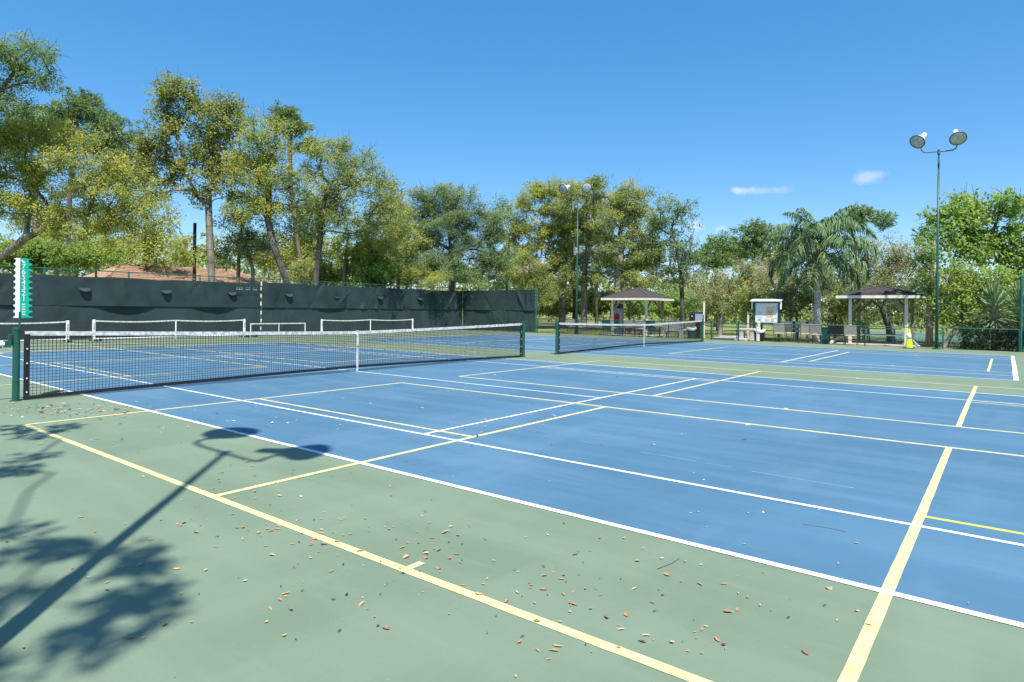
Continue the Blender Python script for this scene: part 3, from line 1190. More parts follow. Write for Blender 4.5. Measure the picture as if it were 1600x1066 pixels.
tb = thing('side_table', 'small white topped table beside the slatted bench', 'table', (on_y(1031, 24.2), 24.2, 0))
obj('table_top', MB().box((0, 0, .62), (.55, .45, .04), bev=.01), 'white_paint', tb)
obj('table_leg', MB().tube([(0, 0, 0), (0, 0, .61)], .035, 8), 'black_plastic', tb)
obj('table_foot', MB().lathe([(.18, 0), (.18, .02), (.05, .04)], 12), 'black_plastic', tb)

bn = thing('slatted_bench', 'grey white slatted bench behind the right end of the far net', 'bench', (on_y(1051, 24.0), 24.0, 0))
for s in (-1, 1):
    e = MB().box((s * .47, -.05, .30), (.07, .07, .60)).box((s * .47, .27, .43), (.07, .07, .86)).box((s * .47, .10, .58), (.075, .45, .05))
    obj('end_frame', e, 'bench_grey', bn)
for k in range(4):
    obj('seat_slat', MB().box((0, -.06 + .105 * k, .40), (.90, .085, .03)), 'bench_grey', bn)
for k in range(4):
    obj('back_slat', MB().box((0, .29 + .012 * k, .50 + .105 * k), (.90, .025, .08)), 'bench_grey', bn)

sb = thing('plank_bench', 'low white plank bench right of the slatted bench', 'bench', (on_y(1070, 24.5), 24.5, 0))
obj('seat', MB().box((0, 0, .43), (.9, .28, .05), bev=.01), 'white_paint', sb)
for s in (-1, 1):
    obj('leg', MB().box((s * .34, 0, .20), (.06, .22, .41)), 'white_paint', sb)


def trash_can(x, y, label, body='green_plastic'):
    t = thing('trash_can', label, 'trash can', (x, y, 0), group='bagged trash cans')
    obj('can', MB().lathe([(.19, 0), (.20, .02), (.245, .52), (.25, .54)], 14), body, t, smooth=True)
    bagp = []
    m = MB()
    vs_, fs_ = [], []
    n = 18
    prof = [(.255, .44), (.275, .50), (.268, .58), (.23, .585), (.21, .50)]
    for (r, z) in prof:
        for k in range(n):
            a = 2 * math.pi * k / n
            q = r * (1 + .07 * math.sin(3 * a + z * 9) + .04 * math.sin(7 * a))
            vs_.append((q * math.cos(a), q * math.sin(a), z + .035 * math.sin(2 * a + r * 30)))
    for i in range(len(prof) - 1):
        for k in range(n):
            k2 = (k + 1) % n
            fs_.append((i * n + k, i * n + k2, (i + 1) * n + k2, (i + 1) * n + k))
    m.add(vs_, fs_)
    obj('bag', m, 'bag_white', t, smooth=True)
    return t


trash_can(on_y(1081, 24.4), 24.4, 'dark green trash can with white bag, left of the gate')
trash_can(on_y(1188, 24.2), 24.2, 'black trash can with white bag under the notice board', 'black_plastic')

gr = thing('barbecue_grill', 'dark barbecue with grey lid on a thick post left of the gate', 'grill', (on_y(1091, 25.0), 25.0, 0))
obj('post', MB().box((0, 0, .45), (.22, .22, .90), bev=.02), 'black_plastic', gr)
hd = MB()
vs_, fs_ = [], []
for sx in (-.42, .42):
    for k in range(9):
        a = math.pi * k / 8
        vs_.append((sx, -.25 * math.cos(a), 1.25 + .20 * math.sin(a)))
    vs_.append((sx, .25, .90))
    vs_.append((sx, -.25, .90))
n = 11
for k in range(n):
    k2 = (k + 1) % n
    fs_.append((k, k2, n + k2, n + k))
fs_.append(tuple(range(n)))
fs_.append(tuple(range(2 * n - 1, n - 1, -1)))
hd.add(vs_, fs_)
obj('body', hd, 'black_plastic', gr)
obj('door', MB().box((.15, -.262, 1.13), (.44, .02, .42), bev=.006), 'grey_paint', gr)
obj('knob', MB().lathe([(.03, 0), (.03, .03)], 8, Matrix.Translation((-.25, -.25, 1.2)) @ Matrix.Rotation(math.pi / 2, 4, 'X')), 'lamp_white', gr)

wp = thing('white_post', 'slim white post rising beside the barbecue', 'post', (on_y(1100, 24.8), 24.8, 0))
obj('shaft', MB().box((0, 0, 1.0), (.09, .09, 2.0), bev=.01), 'cream_paint', wp)
obj('cap', MB().box((0, 0, 2.01), (.11, .11, .03)), 'cream_paint', wp)

rc = thing('red_cabinet', 'grey cabinet with red arched front under the left shelter', 'cabinet', (on_y(966, 25.6), 25.6, 0))
obj('cabinet_body', MB().box((0, 0, .80), (.60, .36, 1.60), bev=.02), 'grey_paint', rc)
ar = [(-.19, -.19, .60), (.19, -.19, .60)] + [(.19 * math.cos(math.pi * k / 10), -.19, 1.12 + .19 * math.sin(math.pi * k / 10)) for k in range(11)]
m = MB()
fr = [(x, y, z) for x, y, z in ar]
bk = [(x, y + .03, z) for x, y, z in ar]
n = len(ar)
m.add(fr + bk, [tuple(range(n))] + [(i, n + i, n + (i + 1) % n, (i + 1) % n) for i in range(n)])
obj('arched_panel', m, 'red_panel', rc)
obj('top_box', MB().box((.10, 0, 1.76), (.36, .30, .30), bev=.02), 'dark_green_paint', rc)


def picnic_table(x, y, rz, label):
    t = thing('picnic_table', label, 'picnic table', (x, y, 0), rz, 'picnic tables in the shelters')
    for k in range(4):
        obj('top_plank', MB().box((0, -.27 + .18 * k, .74), (1.7, .165, .04)), 'bench_grey', t)
    for s in (-1, 1):
        obj('seat_plank', MB().box((0, s * .70, .43), (1.7, .24, .04)), 'cream_paint', t)
        lg = MB().bar((s * .55, -.72, .0), (s * .55, -.20, .72), .05, .09).bar((s * .55, .72, .0), (s * .55, .20, .72), .05, .09).box((s * .55, 0, .40), (.04, 1.55, .09))
        obj('trestle', lg, 'lumber', t)
    return t


picnic_table(6.88, 26.6, R_(4), 'picnic table under the right shelter')
picnic_table(-6.1, 26.2, R_(-3), 'picnic table under the left shelter')

tbx = thing('teal_box', 'teal plastic storage box right of the palm chairs', 'box', (on_y(1289, 24.3), 24.3, 0))
obj('box_body', MB().box((0, 0, .36), (.36, .40, .72), bev=.03), 'green_plastic', tbx)
obj('lid', MB().box((0, 0, .76), (.40, .44, .08), bev=.02), 'green_paint', tbx)

pl = obj('wooden_plank', MB().bar((on_y(1298, 24.0), 23.9, .05), (on_y(1323, 24.6), 24.6, .55), .04, .12), 'cream_paint')
tag(pl, 'pale plank leaning behind the low fence beside the black chair', 'plank')
pl = obj('wooden_plank', MB().bar((on_y(1437, 24.0), 23.75, .03), (on_y(1418, 24.2), 24.0, .52), .04, .09), 'cream_paint')
tag(pl, 'pale plank leaning on the right shelter post behind the cone', 'plank')

cb = thing('concrete_bench', 'pale concrete block bench left of the notice board', 'bench', (on_y(1168, 24.1), 24.1, 0))
obj('seat', MB().box((0, 0, .58), (.85, .42, .12), bev=.02), 'concrete', cb)
for s in (-1, 1):
    obj('leg', MB().box((s * .26, 0, .26), (.20, .36, .53), bev=.02), 'concrete', cb)

bp_ = thing('white_post', 'slim white post standing between the gate and the notice board', 'post', (on_y(1169, 24.6), 24.6, 0))
obj('shaft', MB().box((0, 0, .73), (.08, .08, 1.46), bev=.01), 'cream_paint', bp_)
obj('cap', MB().box((0, 0, 1.475), (.10, .10, .03)), 'cream_paint', bp_)
wj = thing('water_jug', 'white water jug standing on the bench under the notice board', 'jug', (on_y(1185, 24.0), 24.05, .0))
obj('stand', MB().box((0, 0, .36), (.16, .16, .72), bev=.01), 'white_paint', wj)
obj('jug_body', MB().lathe([(.07, .73), (.085, .76), (.085, .93), (.05, 1.0), (.03, 1.02)], 12), 'white_paint', wj, smooth=True)

# notice board
nb = thing('notice_board', 'green framed notice board with white roof and posted map', 'notice board', (on_y(1198, 24.6), 24.6, 0))
obj('panel', MB().box((0, 0, 1.46), (1.16, .05, 1.02)), 'paper', nb)
for s in (-1, 1):
    obj('post', MB().box((s * .62, 0, .98), (.12, .12, 1.96), bev=.01), 'dark_green_paint', nb)
for z_, h_ in ((.90, .10), (1.99, .08)):
    obj('frame', MB().box((0, -.01, z_), (1.12, .10, h_)), 'dark_green_paint', nb)
hdp = MB().box((0, -.06, 2.09), (1.52, .50, .06), rot=(R_(10), 0, 0))
obj('roof', hdp, 'white_paint', nb)
for s in (-1, 1):
    obj('roof_bracket', MB().box((s * .71, -.06, 1.85), (.05, .14, .44)), 'white_paint', nb)
mp = MB().box((.16, -.030, 1.50), (.36, .008, .52))
mo = obj('map_sheet', mp, 'orange_paper', nb)
mk = MB()
for k in range(12):
    a = math.pi + math.pi * k / 11
    mk.box((.20 + .10 * math.cos(a), -.036, 1.56 + .09 * math.sin(a)), (.035, .004, .025))
obj('map_curve', mk, 'grey_paint', mo)['kind'] = 'stuff'
for k, (x, z, w_, h_, m_) in enumerate(((-.36, 1.72, .22, .28, 'white_paint'), (-.34, 1.36, .24, .34, 'far_white'), (-.10, 1.76, .16, .22, 'white_paint'), (.42, 1.70, .22, .30, 'far_white'), (.43, 1.32, .22, .30, 'white_paint'), (.05, 1.12, .20, .16, 'far_white'), (-.34, 1.08, .14, .10, 'grey_paint'), (.30, 1.10, .14, .14, 'orange_paper'))):
    obj('notice', MB().box((x, -.030 - .001 * k, z), (w_, .006, h_)), m_, nb)

# low white fence behind the chairs
wf = thing('white_fence', 'low white board fence behind the chairs, left of the palm', 'fence', (on_y(1244, 26.8), 26.8, 0))
for z in (.50, .72, .93):
    obj('rail', MB().box((0, 0, z), (1.9, .04, .13)), 'cream_paint', wf)
for x in (-.9, -.1, .55, .92):
    obj('post', MB().box((x, .03, .52), (.12, .10, 1.04)), 'cream_paint', wf)

# traffic cone
cn = thing('traffic_cone', 'lime green traffic cone with white top at the right shelter', 'traffic cone', (on_y(1421, 22.75), 22.75, 0))
obj('cone_body', MB().lathe([(.155, .03), (.150, .05), (.098, .38), (.060, .62), (.035, .80), (.022, .82)], 20), 'cone_lime', cn, smooth=True)
obj('collar', MB().lathe([(.102, .40), (.066, .64)], 20), 'white_paint', cn, smooth=True)
obj('base', MB().box((0, 0, .018), (.42, .42, .035), bev=.01), 'black_plastic', cn)


# ------------------------------------------------------------------ poles behind
po = thing('utility_pole', 'bare tan wooden pole behind the right floodlight pole', 'pole', at(1452, 491, 29.5) * np.array([1, 1, 0]))
obj('shaft', MB().tube([(0, 0, -.05), (.02, .02, 1.8), (.07, .08, 3.4), (.12, .12, 4.9)], [.155, .14, .11, .085], 12), 'pole_wood', po, smooth=True)
obj('band', MB().lathe([(.15, 1.75), (.15, 1.80)], 12), 'grey_paint', po)
po = thing('utility_pole', 'thin dark wooden pole in front of the orange roofed house', 'pole', at(303, 477, 38) * np.array([1, 1, 0]))
obj('shaft', MB().tube([(0, 0, -.05), (0, 0, 6.4)], [.11, .09], 10), 'dark_wood_pole', po, smooth=True)
obj('band', MB().lathe([(.118, 3.0), (.118, 3.06)], 10), 'grey_paint', po)

# ------------------------------------------------------------------ house behind the back fence
hs_ = thing('house', 'tan house with orange tiled hip roof behind the fence', 'house', (-38.5, 13.6, 0))
HX, HY = 5.0, 7.4
obj('wall', MB().box((0, 0, 1.25), (2 * HX - .9, 2 * HY - .9, 2.5)), 'stucco', hs_)
rf = MB()
zr, ze = 4.35, 2.55
rf.add([(-HX, -HY, ze), (HX, -HY, ze), (HX, HY, ze), (-HX, HY, ze), (0, -HY + 3.2, zr), (0, HY - 3.2, zr), (-HX, -HY, ze - .16), (HX, -HY, ze - .16), (HX, HY, ze - .16), (-HX, HY, ze - .16)],
       [(0, 1, 4), (1, 2, 5, 4), (2, 3, 5), (3, 0, 4, 5), (6, 7, 1, 0), (7, 8, 2, 1), (8, 9, 3, 2), (9, 6, 0, 3), (9, 8, 7, 6)])
rfo = obj('roof', rf, 'roof_tile', hs_)
rw = MB()
for k in range(1, 15):
    f = k / 15
    x = HX * (1 - f) + .03
    z = ze + (zr - ze) * f + .02
    y0 = HY - 3.2 * f
    rw.bar((x, -y0, z), (x, y0, z), .05, .03)
o = obj('tile_course', rw, 'roof_tile', rfo)
o['kind'] = 'stuff'
rg = MB().tube([(0, -HY + 3.2, zr), (0, HY - 3.2, zr)], .10, 6)
for sy in (-1, 1):
    rg.tube([(HX, sy * HY, ze + .02), (0, sy * (HY - 3.2), zr)], .08, 6)
obj('ridge_tiles', rg, 'roof_tile', rfo)
for y in (-4.2, 0, 4.2):
    wo_ = obj('window', MB().box((HX - .43, y, 1.5), (.06, 1.5, 1.1)), 'lamp_lens', hs_)
    obj('window_head', MB().box((HX - .42, y, 2.09), (.10, 1.7, .08)), 'white_paint', wo_)
    obj('window_sill', MB().box((HX - .42, y, .91), (.10, 1.7, .08)), 'white_paint', wo_)


# ------------------------------------------------------------------ trees
def frustums(P, par, rad, n=6):
    """one mesh of tapered limbs for parent->child edges"""
    idx = np.where(par >= 0)[0]
    A, B = P[par[idx]], P[idx]
    ra, rb = rad[par[idx]], rad[idx]
    ra = np.minimum(ra, rb * 1.6 + .004)
    d = B - A
    L = np.linalg.norm(d, axis=1, keepdims=True) + 1e-9
    d = d / L
    ref = np.where(np.abs(d[:, 2:3]) < .9, np.array([[0, 0, 1.0]]), np.array([[1.0, 0, 0]]))
    x = np.cross(d, ref)
    x /= np.linalg.norm(x, axis=1, keepdims=True)
    y = np.cross(d, x)
    A = A - d * ra[:, None] * .3
    t = np.arange(n) * 2 * np.pi / n
    c, s = np.cos(t), np.sin(t)
    off = x[:, None, :] * c[None, :, None] + y[:, None, :] * s[None, :, None]
    VA = A[:, None, :] + off * ra[:, None, None]
    VB = B[:, None, :] + off * rb[:, None, None]
    V = np.concatenate([VA, VB], 1).reshape(-1, 3)
    base = np.arange(len(idx))[:, None] * 2 * n
    k = np.arange(n)
    k2 = (k + 1) % n
    Fq = np.stack([base + k, base + k2, base + n + k2, base + n + k], -1).reshape(-1, 4)
    return V, Fq


def leaves(C, n_per, sig, ln, wd, cols, r, flat=.75, hang=0.0, colvar=.25, aim=None):
    """rhombic leaf blades scattered round clump centres C; cols = list of (colour, weight)"""
    K = len(C)
    N = K * n_per
    cid = np.repeat(np.arange(K), n_per)
    sg = (np.asarray(sig) * np.ones(K))[cid][:, None]
    # small twiglets: leaves sit in sprays round sub-centres
    nsub = max(3, n_per // 9)
    sub = r.normal(0, 1, (K, nsub, 3))
    sub /= np.maximum(1, np.linalg.norm(sub, axis=2, keepdims=True) / 1.6)
    sid = r.integers(0, nsub, N)
    off = sub[cid, sid] * sg * np.array([1, 1, flat]) + r.normal(0, .28, (N, 3)) * sg
    P = C[cid] + off
    d = r.normal(0, 1, (N, 3))
    d[:, 2] -= hang
    if aim is not None:
        d = d * .45 + off / (np.linalg.norm(off, axis=1, keepdims=True) + 1e-6) * aim
    d /= np.linalg.norm(d, axis=1, keepdims=True)
    if aim is None and hang < 1:
        nv = r.normal(0, 1, (N, 3)) + np.array([SUN_H[0] * .75, SUN_H[1] * .75, 1.2])
        nv /= np.linalg.norm(nv, axis=1, keepdims=True)
        d = d - nv * np.sum(d * nv, axis=1, keepdims=True)
        d /= np.linalg.norm(d, axis=1, keepdims=True) + 1e-9
        q = nv
    else:
        q = r.normal(0, 1, (N, 3))
    s = np.cross(d, q)
    s /= np.linalg.norm(s, axis=1, keepdims=True) + 1e-9
    l = ln * r.uniform(.6, 1.35, (N, 1))
    w_ = wd * r.uniform(.7, 1.3, (N, 1))
    nrm = np.cross(d, s)
    V = np.stack([P - d * l * .5, P + s * w_ * .5 + nrm * l * .06, P + d * l * .5, P - s * w_ * .5 + nrm * l * .06], 1).reshape(-1, 3)
    Fq = np.arange(N * 4).reshape(N, 4)
    ws = np.array([c[1] for c in cols], float)
    ws /= ws.sum()
    cc = np.array([c[0] for c in cols])
    clump_c = cc[r.choice(len(cc), K, p=ws)]
    leaf_c = cc[r.choice(len(cc), N, p=ws)]
    col = clump_c[cid] * .72 + leaf_c * .28
    col = col * r.uniform(1 - colvar, 1 + colvar, (N, 1)) * (r.uniform(.88, 1.12, (K, 1)))[cid]
    return V, Fq, np.repeat(col, 4, axis=0)


def grow(trunk, attract, r, first=0.35, step=.55, pw=.22):
    """trunk: polyline (n,3). attract: tips. returns nodes, parents, tip indices"""
    P, par, plen, dirs = [], [], [], []
    for i in range(len(trunk) - 1):
        a, b = trunk[i], trunk[i + 1]
        n = max(1, int(np.linalg.norm(b - a) / step))
        for k in range(n):
            p = a + (b - a) * k / n
            P.append(p)
    P.append(trunk[-1])
    P = [np.array(p) for p in P]
    nt = len(P)
    for i in range(nt):
        par.append(i - 1)
        plen.append(0 if i == 0 else plen[-1] + np.linalg.norm(P[i] - P[i - 1]))
        dd = P[min(i + 1, nt - 1)] - P[max(i - 1, 0)]
        dirs.append(dd / (np.linalg.norm(dd) + 1e-9))
    ok0 = int(nt * first)
    order = np.argsort(np.linalg.norm(attract - trunk[-1], axis=1))
    tips = np.zeros(len(attract), int)
    for ai in order:
        a = attract[ai]
        arr = np.array(P)
        ds = np.linalg.norm(arr - a, axis=1)
        cost = ds + pw * np.array(plen)
        # penalise joints that would make the branch turn back down
        cost += .8 * np.maximum(0, arr[:, 2] - a[2])
        cost[:ok0] += 50
        j = int(np.argmin(cost))
        L = ds[j]
        n = max(1, int(L / step))
        c = arr[j] + dirs[j] * L * .35 + np.array([0, 0, .10 * L]) + r.normal(0, .10, 3) * L
        last = j
        for k in range(1, n + 1):
            t = k / n
            p = (1 - t) ** 2 * arr[j] + 2 * t * (1 - t) * c + t * t * a
            if k < n:
                p = p + r.normal(0, .05, 3)
            dd = p - P[last]
            P.append(p)
            par.append(last)
            plen.append(plen[last] + np.linalg.norm(dd))
            dirs.append(dd / (np.linalg.norm(dd) + 1e-9))
            last = len(P) - 1
        tips[ai] = last
    return np.array(P), np.array(par), tips, nt


def make_tree(name, label, base, depth, trunk_px, blobs, cols, kind='oak', seed=0, bark='bark_dark', r0=.22, n_tip=None, leaf=(.13, .07), per=110, sig=.42,
              group='trees around the courts', first=.4, moss=0, dens=1.0, cat='tree', hang=.2, colvar=.16, parts=True):
    """trunk_px: [(u, v, depth offset)] polyline from the ground up; blobs: (u, v, ru, rv) crown lobes in photo pixels at the tree's distance"""
    r = np.random.default_rng(seed)
    T = []
    for (u, v, dz) in trunk_px:
        T.append(at(u, v, depth + dz))
    b0 = T[0].copy()
    b0[2] = -.06
    T = [b0] + [t for t in T if t[2] > .2]
    T = np.array(T)
    ppm = FPX / depth
    per = int(per * 1.85) if kind != 'pine' else per
    sig = sig * (.84 if kind != 'pine' else 1.04)
    if kind != 'pine':
        leaf = (leaf[0] * .86, leaf[1] * .86)
    A = []
    for bl in blobs:
        (u, v, ru, rv) = bl[:4]
        dz = bl[4] if len(bl) > 4 else 0
        c = at(u, v, depth + dz)
        rx, rz = ru / ppm, rv / ppm
        ry = rx * .85
        n = max(3, int(dens * 3.9 * (rx * rz + .6 * rx * ry)))
        q = r.normal(0, 1, (n, 3))
        q /= np.linalg.norm(q, axis=1, keepdims=True)
        rad = r.uniform(.25, 1, (n, 1)) ** .45
        q = q * rad
        A.append(c + q[:, :1] * RT0 * rx + q[:, 1:2] * FW * ry + q[:, 2:] * UP0 * rz)
    A = np.concatenate(A)
    P, par, tips, nt = grow(T, A, r, first)
    # pipe-model radii
    cnt = np.zeros(len(P))
    cnt[tips] += 1
    for i in range(len(P) - 1, 0, -1):
        if par[i] >= 0:
            cnt[par[i]] += cnt[i]
    tot = max(1, cnt[0])
    r0 = r0 * .70
    rad = r0 * (np.maximum(cnt, .6) / tot) ** .56
    rad = np.maximum(rad, .016)
    h = P[:nt, 2]
    rad[:nt] = np.maximum(rad[:nt], r0 * (1.0 - .72 * np.linspace(0, 1, nt)))
    rad[0] = r0 * 1.35
    t = thing(name, label, cat, (T[0][0], T[0][1], 0), 0, group)
    org = np.array([T[0][0], T[0][1], 0])
    V, Fq = frustums(P - org, par, rad, 7)
    if kind == 'oak' and cat == 'tree':
        # fine twigs fanning out of every branch tip
        k_ = 4
        B0 = np.repeat(P[tips], k_, axis=0)
        D0 = np.repeat(P[tips] - P[par[tips]], k_, axis=0)
        D0 /= np.linalg.norm(D0, axis=1, keepdims=True) + 1e-9
        D0 = D0 + r.normal(0, .75, D0.shape) + np.array([0, 0, .25])
        D0 /= np.linalg.norm(D0, axis=1, keepdims=True)
        L0 = r.uniform(.35, .95, (len(B0), 1))
        mid = B0 + D0 * L0 * .5 + r.normal(0, .05, B0.shape)
        end = mid + (D0 + r.normal(0, .35, D0.shape)) * L0 * .5
        n_ = len(B0)
        TP = np.concatenate([B0, mid, end]) - org
        tpar = np.concatenate([np.full(n_, -1), np.arange(n_), np.arange(n_) + n_])
        trad = np.concatenate([np.full(n_, .014), np.full(n_, .011), np.full(n_, .006)])
        V2, F2 = frustums(TP, tpar, trad, 3)
        F2 = F2 + len(V)
        V = np.concatenate([V, V2])
        Fq = np.concatenate([Fq, F2])
    np_obj('trunk', V, Fq, bark, t, smooth=True)
    C = A - org
    if kind == 'pine':
        V, Fq, col = leaves(C, per, sig, leaf[0], leaf[1], cols, r, .6, 0, colvar, aim=1.0)
        np_obj('crown', V, Fq, 'needle', t, col=col)
    else:
        # extra foliage along the outer parts of the limbs
        ex = []
        for ti in tips:
            p = par[ti]
            if p >= 0 and r.random() < .35:
                ex.append(P[p] + r.normal(0, .2, 3) - org)
        C2_ = np.concatenate([C, np.array(ex)]) if ex else C
        V, Fq, col = leaves(C2_, per, sig * r.uniform(.7, 1.3, len(C2_)), leaf[0], leaf[1], cols, r, .7, hang, colvar)
        np_obj('crown', V, Fq, 'leaf', t, col=col)
    if moss:
        nodes = np.where((cnt < tot * .25) & (P[:, 2] > 2.0))[0]
        pk = r.choice(nodes, moss)
        L = r.uniform(.5, 1.5, moss)
        nn = 16
        Cm = np.repeat(P[pk] - org, nn, axis=0)
        fr_ = np.tile(np.linspace(0, 1, nn), moss)
        Cm[:, 2] -= fr_ * np.repeat(L, nn)
        V, Fq, col = leaves(Cm, 5, .10 * (1.2 - fr_), .26, .03, [((.20, .20, .16), 2), ((.13, .13, .10), 1)], r, 1, 2.5, .2)
        np_obj('hanging_moss', V, Fq, 'moss', t, col=col)['kind'] = 'stuff'
    return t


# colour families of the foliage (young spring leaves, mature leaves)
YEL = [((0.470, 0.454, 0.090), 3), ((0.364, 0.409, 0.095), 3), ((0.230, 0.297, 0.084), 2)]
OLV = [((0.364, 0.403, 0.118), 3), ((0.269, 0.330, 0.106), 3), ((0.168, 0.230, 0.081), 2), ((0.437, 0.403, 0.134), 1)]
GRN = [((0.196, 0.302, 0.118), 3), ((0.146, 0.233, 0.093), 2), ((0.302, 0.375, 0.159), 1)]
BRT = [((0.286, 0.409, 0.087), 3), ((0.202, 0.311, 0.076), 3), ((0.392, 0.431, 0.099), 1)]
DKG = [((0.106, 0.168, 0.067), 3), ((0.168, 0.230, 0.083), 2), ((0.246, 0.280, 0.112), 1)]
BRN = [((0.426, 0.386, 0.213), 3), ((0.336, 0.342, 0.157), 2), ((0.241, 0.280, 0.103), 2)]
PIN = [((0.185, 0.280, 0.099), 3), ((0.132, 0.207, 0.078), 2), ((0.274, 0.347, 0.123), 1)]

make_tree('oak_tree', 'large dark green oak reaching in at the top left corner', None, 30, [(-150, 560, 0), (-140, 380, 0), (-110, 250, 0), (-80, 180, 0)],
          [(20, 80, 55, 32), (45, 110, 38, 22), (-20, 130, 50, 40), (15, 165, 40, 20), (-60, 70, 60, 50), (-100, 180, 60, 60)], GRN, seed=1, r0=.34, per=150, dens=1.5)
make_tree('oak_tree', 'spreading yellow green oak with long bare limb at the left edge', None, 32, [(-70, 560, 0), (-50, 430, 0), (-5, 408, 0), (40, 372, 0), (95, 345, 0), (160, 325, .5)],
          [(35, 230, 70, 45), (110, 265, 75, 45), (20, 300, 60, 50), (160, 310, 50, 42), (200, 355, 55, 38), (245, 385, 48, 30), (110, 350, 48, 30), (-30, 260, 60, 70), (165, 250, 34, 26), (235, 330, 30, 24), (50, 195, 45, 25), (205, 285, 30, 30), (130, 215, 40, 24)], YEL, seed=2, bark='bark_grey', r0=.27, first=.2, per=120, dens=1.2)
for (s, u, d, blobs, lab) in ((3, 52, 46, [(75, 190, 42, 26), (40, 215, 40, 25), (95, 215, 30, 22)], 'leftmost pine with pale trunk behind the windscreen'),
                              (4, 105, 44, [(120, 165, 40, 24), (150, 190, 36, 22), (95, 195, 30, 18), (135, 220, 36, 18)], 'pine with the highest needle tufts, second from the left'),
                              (5, 118, 50, [(190, 205, 36, 24), (170, 235, 34, 22), (205, 250, 28, 26)], 'pine leaning right behind the yellow green oak')):
    make_tree('pine_tree', lab, None, d, [(u, 520, 0), (u + 1, 400, 0), (u + (4 if s < 5 else 30), 300, 0), (u + (14 if s < 5 else 66), 215, 0)], blobs, PIN, 'pine', seed=s, bark='bark_pine', r0=.22, leaf=(.34, .050), per=130, sig=.30, first=.55, dens=2.0, group='pines behind the windscreen')
make_tree('maple_tree', 'tall airy tree with forked trunk before the orange roof', None, 36, [(331, 520, 0), (331, 430, 0), (328, 370, 0), (326, 320, 0)],
          [(285, 155, 46, 28), (330, 170, 40, 28), (365, 185, 26, 28), (250, 205, 30, 34), (300, 215, 52, 36), (360, 230, 34, 36), (258, 260, 36, 26), (310, 275, 52, 30), (240, 300, 22, 22), (365, 290, 26, 30), (232, 240, 24, 30), (385, 255, 20, 34), (270, 125 + 10, 26, 14)],
          [((.330, .355, .080), 3), ((.225, .275, .070), 3), ((.41, .37, .08), 1), ((.145, .185, .06), 2)], seed=8, bark='bark_grey', r0=.28, per=84, leaf=(.17, .10), first=.45, dens=1.4)
make_tree('oak_tree', 'small dark leaved oak under the tall airy tree', None, 38, [(398, 520, 0), (395, 420, 0), (385, 385, 0)],
          [(375, 365, 44, 30), (410, 385, 36, 26), (350, 395, 28, 18), (420, 350, 20, 20)], DKG, seed=9, r0=.15, per=80, dens=1.1, bark='bark_grey')
make_tree('oak_tree', 'leaning dark trunked oak, crown topped by pine tufts', None, 35, [(458, 520, 0), (446, 434, 0), (428, 385, 0), (419, 345, 0), (421, 290, 0)],
          [(415, 205, 44, 26), (445, 225, 36, 28), (395, 245, 38, 30), (440, 270, 40, 26), (385, 290, 40, 30), (430, 315, 42, 22), (395, 330, 34, 18), (470, 295, 24, 28)], YEL, seed=10, r0=.26, per=95, dens=1.45)
make_tree('pine_tree', 'pine standing behind the leaning oak', None, 44, [(470, 520, 0), (468, 400, 0), (455, 300, 0), (452, 220, 0)],
          [(450, 190, 32, 20), (470, 215, 22, 24), (440, 180, 24, 14), (485, 240, 16, 20)], PIN, 'pine', seed=11, bark='bark_pine', r0=.2, leaf=(.34, .050), per=130, sig=.30, first=.55, dens=2.0, group='pines behind the windscreen')
make_tree('oak_tree', 'broad olive oak with twin trunks right of the leaning oak', None, 37, [(492, 520, 0), (494, 435, 0), (500, 375, 0), (502, 330, 0), (515, 290, 0)],
          [(510, 232, 34, 20), (545, 250, 46, 26), (585, 280, 30, 24), (520, 280, 50, 30), (565, 310, 50, 32), (500, 320, 38, 26), (545, 345, 52, 24), (595, 340, 34, 28), (480, 350, 28, 22)], OLV, seed=12, r0=.24, per=115, dens=1.3)
make_tree('oak_tree', 'pale trunked small oak below the broad olive oak', None, 40, [(537, 520, 0), (538, 440, 0), (542, 385, 0), (545, 360, 0)],
          [(560, 375, 50, 26), (615, 350, 34, 26), (630, 330, 26, 20), (600, 395, 40, 24), (520, 395, 30, 24), (640, 375, 26, 24)], YEL, seed=13, bark='bark_grey', r0=.19, per=110, dens=1.2)
make_tree('oak_tree', 'rounded blue green oak, densest crown above the windscreen', None, 44, [(706, 520, 0), (706, 450, 0), (704, 390, 0), (700, 350, 0)],
          [(690, 315, 46, 24), (650, 325, 34, 26), (730, 325, 34, 26), (690, 355, 62, 32), (745, 365, 36, 32), (640, 370, 36, 36), (665, 405, 52, 30), (735, 405, 50, 30), (775, 345, 26, 22), (775, 385, 32, 32), (695, 425, 56, 16), (775, 425, 26, 18)],
          [((.205, .300, .125), 3), ((.150, .220, .092), 2), ((.290, .350, .165), 2)], seed=14, r0=.30, per=190, leaf=(.12, .06), dens=1.35)
